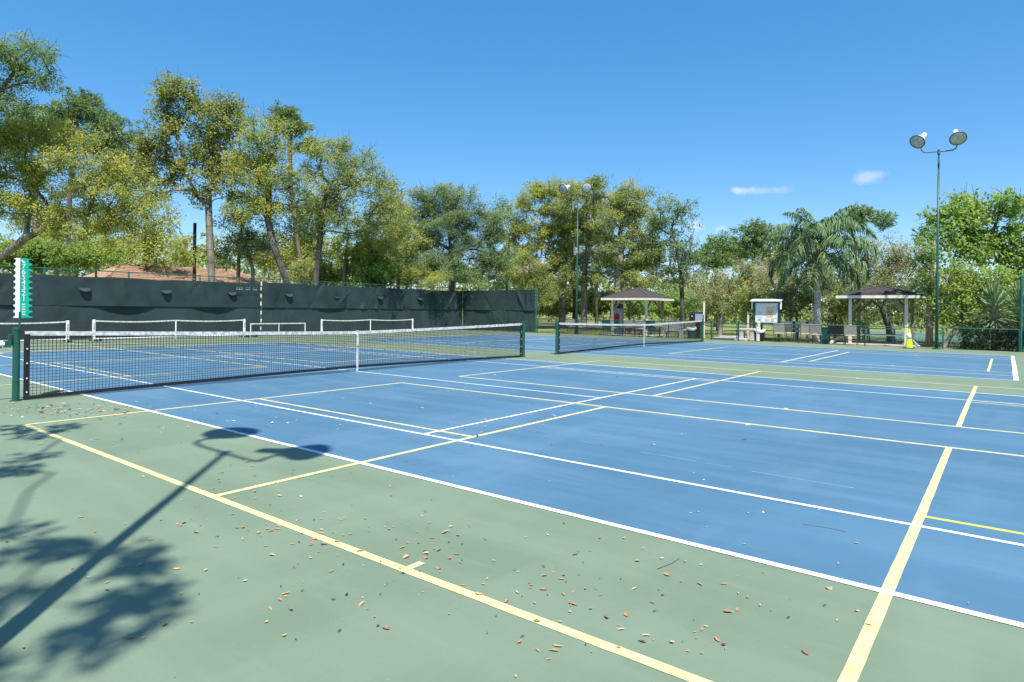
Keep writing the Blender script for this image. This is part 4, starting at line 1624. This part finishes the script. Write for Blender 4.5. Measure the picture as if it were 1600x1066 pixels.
BACK = [('pale yellow green oak behind the pine trunks', 88, 48, [(60, 330, 50, 34), (120, 325, 50, 34), (170, 375, 46, 30), (70, 385, 46, 28)], YEL, 71),
        ('airy oak filling the gap left of the tall forked tree', 226, 46, [(225, 300, 32, 34), (212, 350, 36, 30), (255, 395, 36, 22), (185, 270, 30, 26), (262, 345, 20, 22)], YEL, 72),
        ('olive oak behind the small dark leaved oak', 372, 47, [(372, 325, 36, 30), (400, 385, 40, 26), (350, 395, 26, 20)], OLV, 73),
        ('yellow oak behind the leaning dark trunked oak', 474, 48, [(470, 325, 40, 30), (450, 385, 44, 28), (500, 385, 40, 28), (430, 410, 34, 18)], YEL, 74),
        ('olive oak between the broad olive oak and the blue green oak', 622, 49, [(612, 305, 28, 20), (622, 345, 38, 30), (600, 395, 42, 26), (650, 415, 42, 20)], OLV, 75),
        ('light green oak right of the blue green oak', 792, 54, [(775, 330, 26, 18), (800, 360, 30, 26), (800, 408, 34, 28), (770, 438, 30, 18)], GRN, 76),
        ('yellow oak furthest back behind the mossy oaks', 932, 62, [(900, 318, 40, 24), (960, 325, 42, 26), (930, 385, 52, 32), (1010, 400, 40, 30), (1000, 345, 30, 26)], YEL, 77),
        ('brown tinged oak directly behind the palm', 1236, 50, [(1235, 405, 36, 22), (1210, 430, 32, 24), (1262, 440, 36, 24), (1312, 432, 36, 30)], BRN, 78)]
for (lab, u, d, bl, cl, s_) in BACK:
    make_tree('oak_tree', lab, None, d, [(u, 515, 0), (u, 440, 0), (u + 3, bl[0][1] + 40, 0)], bl, cl, seed=s_, r0=.2, per=62, dens=1.1, leaf=(.19, .10), sig=.52, bark='bark_dark', first=.3, group='oaks standing behind the front row')
# shrubs just behind the windscreen
SHR = [('shrub', 'bright broad leaved shrub above the windscreen', 592, 40, [(590, 420, 34, 20), (575, 400, 20, 14)], BRT, 20, (.22, .14)),
       ('shrub', 'feathery yellowish shrub above the windscreen', 635, 41, [(620, 430, 34, 16), (660, 432, 40, 14)], YEL, 21, (.20, .03)),
       ('shrub', 'dark shrub behind the left end of the windscreen', 20, 38, [(20, 395, 50, 22), (70, 405, 40, 18)], BRT, 22, (.2, .1)),
       ('shrub', 'green shrub behind the pine trunks', 150, 40, [(150, 395, 46, 20), (110, 405, 30, 14)], BRT, 23, (.17, .08)),
       ('shrub', 'olive shrub below the broad olive oak', 500, 42, [(500, 425, 44, 18), (545, 428, 30, 14)], OLV, 24, (.17, .08)),
       ('shrub', 'dark green shrub at the right end of the windscreen', 815, 50, [(815, 425, 36, 30), (840, 455, 26, 26)], OLV, 25, (.15, .07))]
for (nm, lab, u, d, bl, cl, s, lf_) in SHR:
    make_tree(nm, lab, None, d, [(u, 520, 0), (u, bl[0][1] + 15, 0)], bl, cl, seed=s, r0=.10, per=120, leaf=lf_, dens=2.2, first=.1, group='shrubs behind the windscreen', cat='shrub', bark='bark_grey')

# oaks in the middle with hanging moss
OAKM = [(878, 52, 'leftmost mossy oak in the middle, crown bright yellow', [(832, 315, 40, 26), (870, 300, 40, 18), (850, 350, 52, 28), (815, 380, 30, 30), (885, 345, 34, 24), (845, 405, 44, 34), (880, 400, 30, 30), (835, 450, 28, 24)], YEL, 30, .42),
        (912, 50, 'mossy oak behind the far floodlight pole', [(915, 300, 40, 18), (900, 330, 36, 24), (930, 345, 34, 28), (910, 380, 34, 28), (925, 425, 40, 26), (890, 440, 26, 22)], OLV, 31, .36),
        (965, 47, 'thick trunked mossy oak left of the left shelter', [(950, 296, 40, 18), (990, 315, 36, 24), (955, 340, 40, 30), (1005, 355, 34, 30), (975, 385, 44, 30), (1015, 395, 30, 28), (960, 425, 40, 24), (1000, 430, 40, 22)], OLV, 32, .45)]
for (u, d, lab, bl, cl, s, r0) in OAKM:
    make_tree('oak_tree', lab, None, d, [(u, 520, 0), (u, 470, 0), (u + 2, 420, 0), (u + 8, 375, 0)], bl, cl, seed=s, r0=r0, per=125, dens=1.2, moss=18, first=.35, bark='bark_grey', leaf=(.15, .08), sig=.42)
make_tree('oak_tree', 'bare twin trunk oak standing between the mossy oaks', None, 54, [(897, 520, 0), (899, 470, 0), (896, 420, 0), (890, 370, 0)],
          [(880, 370, 30, 24), (900, 360, 30, 24), (870, 430, 24, 24)], OLV, seed=34, r0=.32, per=90, dens=1.1, moss=10, bark='bark_dark', leaf=(.16, .08))
make_tree('oak_tree', 'dark trunked oak right of the left shelter', None, 45, [(1066, 520, 0), (1066, 470, 0), (1064, 430, 0), (1058, 390, 0)],
          [(1055, 322, 26, 18), (1040, 345, 26, 22), (1070, 345, 24, 20), (1045, 385, 36, 28), (1085, 420, 34, 26), (1040, 430, 36, 24), (1075, 390, 24, 22)], GRN, seed=35, r0=.22, per=75, dens=1.1, moss=10, leaf=(.15, .08))
make_tree('oak_tree', 'brownish leaning oak behind the gate', None, 42, [(1125, 520, 0), (1128, 485, 0), (1140, 455, 0), (1160, 430, 0)],
          [(1110, 445, 36, 24), (1150, 430, 36, 24), (1180, 445, 34, 26), (1130, 470, 40, 18), (1170, 475, 36, 20), (1205, 455, 26, 24)], BRN, seed=36, r0=.2, per=85, dens=1.3, bark='bark_grey')
make_tree('pine_tree', 'round topped pine left of the palm, lowest of the far pines', None, 66, [(1118, 510, 0), (1118, 440, 0), (1120, 400, 0)],
          [(1130, 385, 28, 16), (1105, 398, 22, 14), (1148, 395, 20, 14), (1125, 408, 30, 12)], [((.175, .285, .085), 3), ((.25, .34, .105), 1)], 'pine', seed=37, bark='bark_pine', r0=.22, leaf=(.45, .075), per=110, sig=.45, first=.6, dens=1.7, group='far pines by the palm')
make_tree('pine_tree', 'tall pine just left of the palm fronds', None, 60, [(1174, 510, 0), (1175, 440, 0), (1178, 385, 0)],
          [(1175, 358, 24, 13), (1195, 372, 26, 14), (1165, 380, 18, 12), (1205, 392, 20, 14), (1180, 400, 26, 12)], PIN, 'pine', seed=38, bark='bark_pine', r0=.2, leaf=(.42, .07), per=110, sig=.40, first=.6, dens=1.7, group='far pines by the palm')
make_tree('pine_tree', 'flat topped pine rising behind the right palm fronds', None, 52, [(1338, 510, 0), (1337, 430, 0), (1337, 383, 0)],
          [(1355, 335, 28, 12), (1335, 345, 22, 12), (1382, 347, 16, 10), (1320, 355, 18, 12)], PIN, 'pine', seed=39, bark='bark_pine', r0=.2, leaf=(.40, .06), per=110, sig=.34, first=.7, dens=1.9, group='far pines by the palm')
make_tree('oak_tree', 'brown tinged airy oak between palm and right shelter roof', None, 40, [(1392, 520, 0), (1390, 470, 0), (1384, 430, 0)],
          [(1380, 385, 40, 18), (1415, 395, 36, 22), (1370, 420, 36, 26), (1410, 430, 40, 24), (1350, 440, 30, 30), (1435, 420, 26, 30)], BRN, seed=40, r0=.24, per=85, dens=1.3, bark='bark_grey')
make_tree('oak_tree', 'pale forked oak seen through the right shelter', None, 34, [(1392, 545, 0), (1388, 510, 0), (1378, 480, 0), (1372, 465, 0)],
          [(1365, 455, 36, 16), (1400, 450, 36, 16), (1330, 480, 26, 20)], GRN, seed=41, r0=.2, per=80, dens=1.4, bark='bark_grey')
make_tree('broadleaf_tree', 'big bright green tree at the right edge', None, 31, [(1562, 560, 0), (1565, 480, 0), (1567, 430, 0), (1564, 390, 0), (1552, 360, 0)],
          [(1545, 318, 44, 18), (1500, 330, 34, 18), (1455, 335, 26, 18), (1585, 335, 40, 24), (1470, 358, 32, 18), (1520, 352, 36, 20), (1590, 375, 40, 28), (1540, 390, 40, 20), (1495, 395, 36, 22), (1610, 420, 30, 40)], BRT, seed=42, r0=.24, per=85, dens=1.15, leaf=(.22, .12), first=.3)
make_tree('broadleaf_tree', 'lower leafy tree leaning behind the right floodlight pole', None, 29, [(1474, 552, 0), (1486, 525, 0), (1502, 500, 0), (1510, 470, 0)],
          [(1490, 425, 34, 20), (1530, 430, 36, 22), (1475, 455, 24, 22), (1520, 465, 40, 22), (1560, 455, 36, 26), (1452, 392, 16, 24), (1446, 425, 16, 22), (1500, 490, 30, 16), (1590, 450, 28, 30)], BRT, seed=43, r0=.13, per=95, dens=1.35, leaf=(.17, .09), first=.3, bark='bark_grey')
BSH = [('shrub', 'dark bush behind the yuccas', 1560, 32, [(1550, 505, 46, 18), (1595, 505, 40, 20)], DKG, 50, (.15, .08)),
       ('shrub', 'olive bush behind the notice board', 1190, 36, [(1190, 470, 36, 26), (1160, 485, 26, 20), (1225, 470, 26, 26)], OLV, 51, (.15, .08)),
       ('shrub', 'brown green bush left of the palm trunk', 1245, 35, [(1240, 475, 30, 24), (1262, 455, 22, 28)], BRN, 52, (.14, .07)),
       ('shrub', 'yellow tinged bush right of the palm trunk', 1305, 35, [(1300, 490, 26, 16), (1315, 470, 22, 18)], YEL, 53, (.14, .07)),
       ('shrub', 'dark bush behind the right shelter', 1350, 37, [(1350, 490, 34, 24), (1420, 485, 34, 26)], DKG, 54, (.16, .08)),
       ('shrub', 'green bush seen between the left shelter posts', 1000, 62, [(1000, 480, 36, 12), (1045, 475, 30, 18), (1070, 480, 26, 14)], BRT, 55, (.22, .12)),
       ('shrub', 'olive bush behind the mossy oaks', 930, 66, [(900, 470, 50, 18), (950, 470, 40, 16), (860, 470, 36, 22)], OLV, 56, (.24, .12)),
       ('shrub', 'green bush behind the brownish leaning oak', 1120, 50, [(1100, 470, 30, 14), (1140, 480, 36, 12)], GRN, 57, (.2, .1))]
for (nm, lab, u, d, bl, cl, s, lf_) in BSH:
    make_tree(nm, lab, None, d, [(u, 530, 0), (u, bl[0][1] + 12, 0)], bl, cl, seed=s, r0=.09, per=110, leaf=lf_, dens=2.0, first=.05, group='bushes beyond the low fence', cat='shrub', bark='bark_grey')

# oak beside the photographer: out of view, its boughs shade the near left corner
_p = lambda u, v, h: gnd(u, v) + np.array([SUN_H[0], SUN_H[1], 0]) * (h / math.tan(SUN_EL)) + np.array([0, 0, h])
r = np.random.default_rng(77)
tips = []
for (u, v, h, n, s) in ((10, 835, 9.0, 1, .05), (60, 868, 9.3, 2, .08), (110, 860, 9.3, 1, .05), (185, 880, 9.2, 2, .09), (225, 882, 9.2, 1, .04), (30, 940, 9.0, 2, .08), (140, 985, 8.6, 2, .06), (190, 965, 8.5, 2, .06), (235, 935, 8.5, 1, .04), (20, 1050, 8.8, 2, .1), (90, 672, 8.2, 2, .12), (20, 672, 8.0, 2, .12), (60, 682, 8.0, 1, .1), (40, 705, 8.0, 1, .1), (20, 735, 8.4, 2, .12)):
    c = _p(u, v, h)
    tips.append(c + r.normal(0, s, (n, 3)))
tips = np.concatenate(tips)
T = np.array([(4.6, -15.2, -.06), (4.6, -15.2, 3), (4.8, -15.1, 5.5), (5.2, -15.0, 7.4)], float)
extra = np.array([4.4, -16.2, 9.0]) + r.normal(0, 1, (40, 3)) * np.array([1.5, .9, .9])
A = np.concatenate([tips, extra])
P, par, tp_, nt = grow(T, A, r, .4)
cnt = np.zeros(len(P))
cnt[tp_] += 1
for i in range(len(P) - 1, 0, -1):
    cnt[par[i]] += cnt[i]
rad = np.clip(.25 * (np.maximum(cnt, .6) / cnt[0]) ** .6, .006, .016)
rad[:nt] = np.linspace(.26, .10, nt)
org = np.array([4.6, -15.2, 0])
t = thing('oak_tree', 'oak beside the near court whose boughs shade its left corner', 'tree', org, 0, 'trees around the courts')
V, Fq = frustums(P - org, par, rad, 7)
np_obj('trunk', V, Fq, 'bark_grey', t, smooth=True)
V, Fq, col = leaves(A - org, 95, .13, .09, .05, OLV, r, .6)
np_obj('crown', V, Fq, 'leaf', t, col=col)

# distant wood that closes the view
r = np.random.default_rng(99)
Vs, Fs, Cs = [], [], []
o = 0
Cc = []
for k in range(520):
    u = r.uniform(-150, 1750)
    d = r.uniform(75, 130)
    prof = 395 if u < 620 else (440 if u < 860 else 445)
    v = prof + r.uniform(0, 1) ** .8 * 80 - 8 + 12 * math.sin(u * .021)
    if 940 < u < 1140:
        v = max(v, 455)
    p = at(u, v, d)
    Cc.append(p + r.normal(0, 1, (7, 3)) * np.array([2.2, 2.2, 1.3]))
Cc = np.concatenate(Cc)
Cc = Cc[Cc[:, 2] > .3]
V, Fq, col = leaves(Cc, 26, 1.0, .62, .34, OLV + GRN + DKG + BRN + YEL, r, .8, 0, .25)
far = np_obj('distant_wood', V, Fq, 'leaf', None, col=col)
tag(far, 'distant wood closing the view behind the courts', 'wood', kind='stuff')
# a few bare trunks inside the wood, one mass with it
mb = MB()
for k in range(120):
    p = at(r.uniform(-100, 1700), 480, r.uniform(70, 120))
    mb.tube([(p[0], p[1], -.06), (p[0] + r.normal(0, .3), p[1], 6)], [.16, .09], 5, caps=False)
o = obj('wood_trunks', mb, 'bark_grey', far)
o['kind'] = 'stuff'


# ------------------------------------------------------------------ queen palm
def frond_mesh(seed, L, curve, up):
    """arching frond from the origin along +x, leaflets hanging on both sides"""
    r = np.random.default_rng(seed)
    n = 26
    P = [np.zeros(3)]
    ang = up
    for k in range(n):
        ang -= curve * (.35 + 1.3 * k / n) / n
        P.append(P[-1] + np.array([math.cos(ang), 0, math.sin(ang)]) * L / n)
    P = np.array(P)
    V, Fq = [], []
    for k in range(n):
        w0, w1 = .030 * (1 - k / n) + .006, .030 * (1 - (k + 1) / n) + .006
        o = len(V)
        for p, w_ in ((P[k], w0), (P[k + 1], w1)):
            V += [p + (0, -w_, 0), p + (0, 0, w_ * .8), p + (0, w_, 0), p + (0, 0, -w_ * .8)]
        for j in range(4):
            Fq.append((o + j, o + (j + 1) % 4, o + 4 + (j + 1) % 4, o + 4 + j))
    m = 92
    for i in range(m):
        f = .20 + .80 * i / (m - 1)
        k = min(n - 1, int(f * n))
        p = P[k] + (P[k + 1] - P[k]) * (f * n - k if k < n else 0)
        tg = P[k + 1] - P[k]
        tg /= np.linalg.norm(tg)
        ll = 1.0 * math.sin(math.pi * (.16 + .78 * f)) * r.uniform(.8, 1.15)
        for s in (-1, 1):
            d = tg * r.uniform(.35, .7) + np.array([0, s * r.uniform(.35, 1.0), 0]) + np.array([0, 0, r.uniform(-.3, .6)])
            d /= np.linalg.norm(d)
            q = [p]
            dd = d.copy()
            for j in range(3):
                q.append(q[-1] + dd * ll / 3)
                dd = dd + np.array([0, 0, -1.1 - .5 * r.random()])
                dd /= np.linalg.norm(dd)
            sd = np.cross(d, (0, 0, 1.0)) + r.normal(0, .35, 3)
            sd /= np.linalg.norm(sd)
            ws = (.015, .020, .015, .003)
            o = len(V)
            for qq, w_ in zip(q, ws):
                V += [qq - sd * w_, qq + sd * w_]
            for j in range(3):
                Fq.append((o + 2 * j, o + 2 * j + 1, o + 2 * j + 3, o + 2 * j + 2))
    me = bpy.data.meshes.new('frond')
    me.from_pydata([tuple(map(float, v)) for v in V], [], [tuple(map(int, f)) for f in Fq])
    me.materials.append(M['palm_leaf'])
    return me


pd = 33.0
pb = at(1277, 490, pd)
pbase = np.array([pb[0], pb[1], 0])
zc = at(1281, 400, pd)[2]
pm = thing('palm_tree', 'tall palm with drooping green fronds and grey ringed trunk', 'palm tree', pbase)
prof = []
for k in range(40):
    f = k / 39
    rr = .175 - .03 * f + (.012 if k % 2 else 0) + (.06 * (1 - f * 6) if f < .16 else 0)
    prof.append((max(.05, rr), -.06 + (zc - .55 + .06) * f))
obj('trunk', MB().lathe(prof, 14), 'palm_trunk', pm, smooth=True)
obj('crownshaft', MB().lathe([(.16, zc - .62), (.27, zc - .45), (.26, zc - .15), (.17, zc + .12), (.08, zc + .35)], 12), 'palm_husk', pm, smooth=True)
fm = [frond_mesh(200 + i, L, c, u) for i, (L, c, u) in enumerate(((3.3, 1.5, R_(84)), (3.7, 2.3, R_(70)), (3.7, 2.7, R_(52)), (3.4, 2.5, R_(24)), (3.0, 1.7, R_(-12))))]
rr_ = np.random.default_rng(5)
nf = 0
for ti, cnt_ in enumerate((4, 7, 7, 6, 4)):
    for k in range(cnt_):
        o = bpy.data.objects.new('frond', fm[ti])
        COL.objects.link(o)
        o.parent = pm
        o.location = (0, 0, zc - .02 * ti)
        o.rotation_euler = (rr_.normal(0, .08), rr_.normal(0, .07), 2 * math.pi * (k + .37 * ti + rr_.uniform(-.15, .15)) / cnt_ + ti)
for k in range(11):
    stub = MB()
    a = k * 2.4
    el = .5 + .35 * ((k * 37) % 10) / 10
    stub.tube([(.15 * math.cos(a), .15 * math.sin(a), zc - .3 + .02 * k), ((.15 + .55 * el) * math.cos(a), (.15 + .55 * el) * math.sin(a), zc - .05 + .30 * el + .02 * k)], [.05, .022], 6)
    obj('old_leaf_base', stub, 'palm_husk', pm)


# ------------------------------------------------------------------ yuccas and hedge
def yucca(x, y, h, label, seed, n=130):
    r = np.random.default_rng(seed)
    t = thing('yucca_plant', label, 'yucca', (x, y, 0), 0, 'yuccas behind the hedge')
    obj('stem', MB().tube([(0, 0, -.05), (.03, 0, h * .5), (0, .02, h)], [.13, .11, .09], 8), 'palm_husk', t)
    lv = MB()
    L = 1.12
    prof = [(0, .024, 0), (.25, .040, .005), (.6, .034, -.01), (.85, .018, -.035), (1.0, .002, -.06)]
    vs_, fs_ = [], []
    for (f, w_, dz) in prof:
        vs_ += [(f * L, -w_, dz + .008), (f * L, 0, dz - .006), (f * L, w_, dz + .008)]
    for i in range(len(prof) - 1):
        for j in range(2):
            a = 3 * i + j
            fs_.append((a, a + 3, a + 4, a + 1))
    lv.add(vs_, fs_)
    me = bpy.data.meshes.new('leaf')
    me.from_pydata(lv.v, [], lv.f)
    me.materials.append(M['yucca_leaf'])
    md = me.copy()
    md.materials.clear()
    md.materials.append(M['yucca_dry'])
    for k in range(n):
        f = k / n
        # young upright leaves at the top, old drooping ones below
        el = R_(85) - f * R_(150) + r.normal(0, .09)
        dry = f > .80 and r.random() < .7
        o = bpy.data.objects.new('leaf', md if dry else me)
        COL.objects.link(o)
        o.parent = t
        o.location = (0, 0, h + .10 - f * h * .55)
        o.rotation_euler = (r.normal(0, .3), -el, k * 2.39996 + r.normal(0, .15))
        s = r.uniform(.8, 1.1) * (1 - .15 * abs(f - .4))
        o.scale = (s, s, s)
    return t


q = at(1554, 490, 26.9)
yucca(q[0], q[1], 1.95, 'left spiky yucca rising behind the clipped hedge', 61)
q = at(1593, 490, 26.9)
yucca(q[0], q[1], 1.85, 'right spiky yucca partly cut by the tall fence post', 62)

# clipped hedge
r = np.random.default_rng(63)
hd_ = thing('hedge', 'low clipped dark green hedge along the fence at right', 'hedge', (12.2, 24.1, 0))
n = 520
hx, hy, hz = r.uniform(-2.0, 2.4, n), r.uniform(-.42, .42, n), r.uniform(.05, .84, n)
sf_ = r.random(n)
hz = np.where(sf_ < .3, r.uniform(.74, .86, n), hz)
hy = np.where((sf_ >= .3) & (sf_ < .7), -.42 + r.normal(0, .03, n), hy)
V, Fq, col = leaves(np.stack([hx, hy, hz], 1), 70, .10, .06, .035, [((.030, .052, .020), 3), ((.055, .085, .028), 2), ((.10, .11, .05), 1)], r, 1, 0, .3)
np_obj('foliage', V, Fq, 'leaf', hd_, col=col)
for k in range(16):
    st_ = MB()
    x = -1.9 + k * .28
    st_.tube([(x, 0, -.05), (x + .1 * math.sin(k * 3), .1 * math.cos(k * 5), .6)], [.018, .008], 5)
    obj('stem', st_, 'bark_grey', hd_)

# ------------------------------------------------------------------ lawn blades near the far fence (grass reads as rough turf)
r = np.random.default_rng(70)
N = 26000
gx = r.uniform(-14, 16, N)
gy = FY + .35 + r.random(N) ** 1.6 * 14
P3 = np.stack([gx, gy, np.full(N, -.06)], 1)
hgt = r.uniform(.04, .12, N)[:, None]
a = r.uniform(0, 6.28, N)
sdv = np.stack([np.cos(a), np.sin(a), np.zeros(N)], 1) * .012
tipv = P3 + np.concatenate([r.normal(0, .03, (N, 2)), hgt], 1)
V = np.stack([P3 - sdv, P3 + sdv, tipv], 1).reshape(-1, 3)
keep = ~((gx > 1.2) & (gy < 24.9) & (gx < 16))
Vk = np.stack([P3 - sdv, P3 + sdv, tipv], 1)[keep].reshape(-1, 3)
cg = np.array([(.17, .25, .055), (.24, .27, .075), (.30, .27, .12)])[r.integers(0, 3, len(Vk) // 3)]
gro = np_obj('lawn_grass', Vk, np.arange(len(Vk)).reshape(-1, 3), 'leaf', None, col=np.repeat(cg, 3, 0))
tag(gro, 'short rough grass beyond the low fence', 'grass', kind='stuff')

# ------------------------------------------------------------------ fallen leaves on the court
LEAFC = [(.50, .27, .12), (.46, .23, .11), (.52, .34, .17), (.40, .22, .12), (.56, .41, .24), (.30, .19, .12)]


def fallen_leaf_mesh(seed):
    r = np.random.default_rng(seed)
    curl, bend = r.uniform(.15, .9), r.uniform(-.3, .8)
    V = []
    n = 6
    for k in range(n + 1):
        f = k / n
        w_ = (.12 + .20 * ((seed * 7) % 10) / 10) * math.sin(math.pi * min(1, f * .92 + .04)) ** .8 * (1 + (.12 + .25 * (seed % 3 == 0)) * math.sin(f * 17 + seed))
        z = .06 + bend * .35 * (f - .5) ** 2
        V += [(f - .5, -w_, z + curl * w_ * .7), (f - .5, 0, z), (f - .5, w_, z + curl * w_ * .7)]
    F_ = []
    for k in range(n):
        for j in range(2):
            b = 3 * k + j
            F_.append((b, b + 3, b + 4, b + 1))
    b = len(V)
    V += [(-.5, -.01, .06), (-.5, .01, .06), (-.72, 0, .09)]
    F_.append((b, b + 1, b + 2))
    me = bpy.data.meshes.new('fallen_leaf')
    me.from_pydata(V, [], F_)
    c = LEAFC[seed % len(LEAFC)]
    at_ = me.color_attributes.new('col', 'FLOAT_COLOR', 'POINT')
    for d_ in at_.data:
        v_ = random.uniform(.8, 1.15)
        d_.color = (c[0] * v_, c[1] * v_, c[2] * v_, 1)
    me.materials.append(M['dry_leaf'])
    return me


lm = [fallen_leaf_mesh(i) for i in range(18)]
r = np.random.default_rng(81)
# where the photo shows them: clusters on the green strip and by the net
spots = []
for (u, v, su, sv_, n) in ((370, 755, 50, 18, 18), (450, 830, 60, 22, 30), (680, 845, 40, 24, 24), (880, 915, 70, 34, 20), (970, 905, 110, 40, 12), (1130, 960, 70, 40, 12), (200, 900, 110, 60, 12), (480, 940, 150, 50, 7), (300, 850, 90, 50, 10), (900, 1030, 60, 16, 4), (1310, 1020, 40, 40, 4), (1290, 880, 40, 20, 4)):
    for k in range(n):
        spots.append((u + r.normal() * su, v + r.normal() * sv_))
spots = [(u, v) for (u, v) in spots if 690 < v < 1064 and 0 < u < 1598]
LCN = ['orange brown', 'reddish brown', 'tan', 'dark reddish', 'pale tan', 'blackish brown']
LMK = (((3.2, -5.9), 'near the net post leaves'), ((5.6, -6.1), 'by the lamp shadow'), ((7.4, -6.6), 'beside the yellow corner of the near line'), ((9.05, -6.6), 'by the short tick on the long yellow line'), ((10.2, -6.3), 'on the green strip between the yellow and white lines'), ((11.3, -6.2), 'by the widest yellow line at right'), ((8.3, -8.0), 'in or beside the leaf shade at left'), ((9.8, -7.6), 'on the green nearest the lower edge'), ((10.8, -4.5), 'on the blue court'))
big = 0
for (u, v) in spots:
    p = gnd(u, v)
    if p[1] > -5.6 and r.random() < .6:
        continue
    li = int(r.integers(0, len(lm)))
    o = bpy.data.objects.new('fallen_leaf', lm[li])
    COL.objects.link(o)
    s = r.uniform(.020, .047)
    o.location = (p[0], p[1], .0055 - .05 * s)
    o.rotation_euler = (r.normal(0, .15), r.normal(0, .15) + (math.pi if r.random() < .25 else 0), r.uniform(0, 6.28))
    if abs(o.rotation_euler[1]) > 2:
        o.location.z = .004 + s * .2
    o.scale = (s, s, s)
    wh = min(LMK, key=lambda q: (q[0][0] - p[0]) ** 2 + (q[0][1] - p[1]) ** 2)[1]
    tag(o, ('larger ' if s > .040 else ('smaller ' if s < .028 else '')) + LCN[li % 6] + ' dry leaf ' + wh, 'leaf', 'fallen leaves on the near court')
    big += 1
# small debris further off: leaf bits, dark crumbs, pale petals
U, Vv = [], []
for (u, v, su, sv_, n) in ((130, 642, 60, 5, 110), (100, 640, 90, 9, 70), (60, 700, 60, 25, 26), (320, 660, 90, 14, 22), (420, 730, 120, 50, 60), (560, 850, 160, 60, 80), (950, 930, 180, 60, 70), (180, 560, 200, 14, 40), (700, 650, 240, 40, 36), (1150, 800, 250, 90, 30), (300, 940, 220, 80, 36), (60, 548, 90, 6, 60), (700, 600, 300, 20, 24)):
    U += list(u + r.normal(0, 1, n) * su)
    Vv += list(v + r.normal(0, 1, n) * sv_)
V3, F3, C3 = [], [], []
for u, v in zip(U, Vv):
    if v < 535 or v > 1064:
        continue
    p = gnd(u, v)
    if p[0] < FX + .3 or p[1] < -11:
        continue
    s = r.uniform(.005, .016) if v > 700 else r.uniform(.014, .034)
    a = r.uniform(0, 6.28)
    e1 = np.array([math.cos(a), math.sin(a), r.normal(0, .08)]) * s
    e2 = np.array([-math.sin(a), math.cos(a), r.normal(0, .15)]) * s * r.uniform(.25, .6)
    c = np.array([p[0], p[1], .0062 + s * .16])
    o = len(V3)
    V3 += [c - e1, c + e2, c + e1 + (0, 0, s * .3), c - e2]
    F3.append((o, o + 1, o + 2, o + 3))
    k = r.random()
    cc = (.55, .55, .52) if (k < .07) else ((.05, .04, .035) if k < .45 else LEAFC[r.integers(0, 5)])
    if p[1] > -5.4 and k < .5:
        cc = (.6, .6, .6) if k < .3 else (.05, .05, .06)
    C3 += [cc] * 4
deb = np_obj('leaf_debris', np.array(V3), np.array(F3), 'dry_leaf', None, col=np.array(C3))
tag(deb, 'small leaf bits and crumbs scattered over the courts', 'debris', kind='stuff')
# three thin twigs
for (ua, va, ub, vb, lab) in ((1027, 890, 1062, 873, 'thin curved twig lying near the white sideline'), (1255, 820, 1322, 832, 'thin dark twig on the blue court')):
    a, b = gnd(ua, va), gnd(ub, vb)
    m_ = (a + b) / 2 + np.array([.015, .02, 0])
    tw = obj('twig', MB().tube([(a[0], a[1], .0035), (m_[0], m_[1], .0040), (b[0], b[1], .0035)], [.0024, .002, .0014], 5), 'bark_dark')
    tag(tw, lab, 'twig', 'twigs on the court')
print('leaves', big, 'objects', len(bpy.data.objects), 'tris', sum(len(m.loops) - 2 * len(m.polygons) for m in bpy.data.meshes))
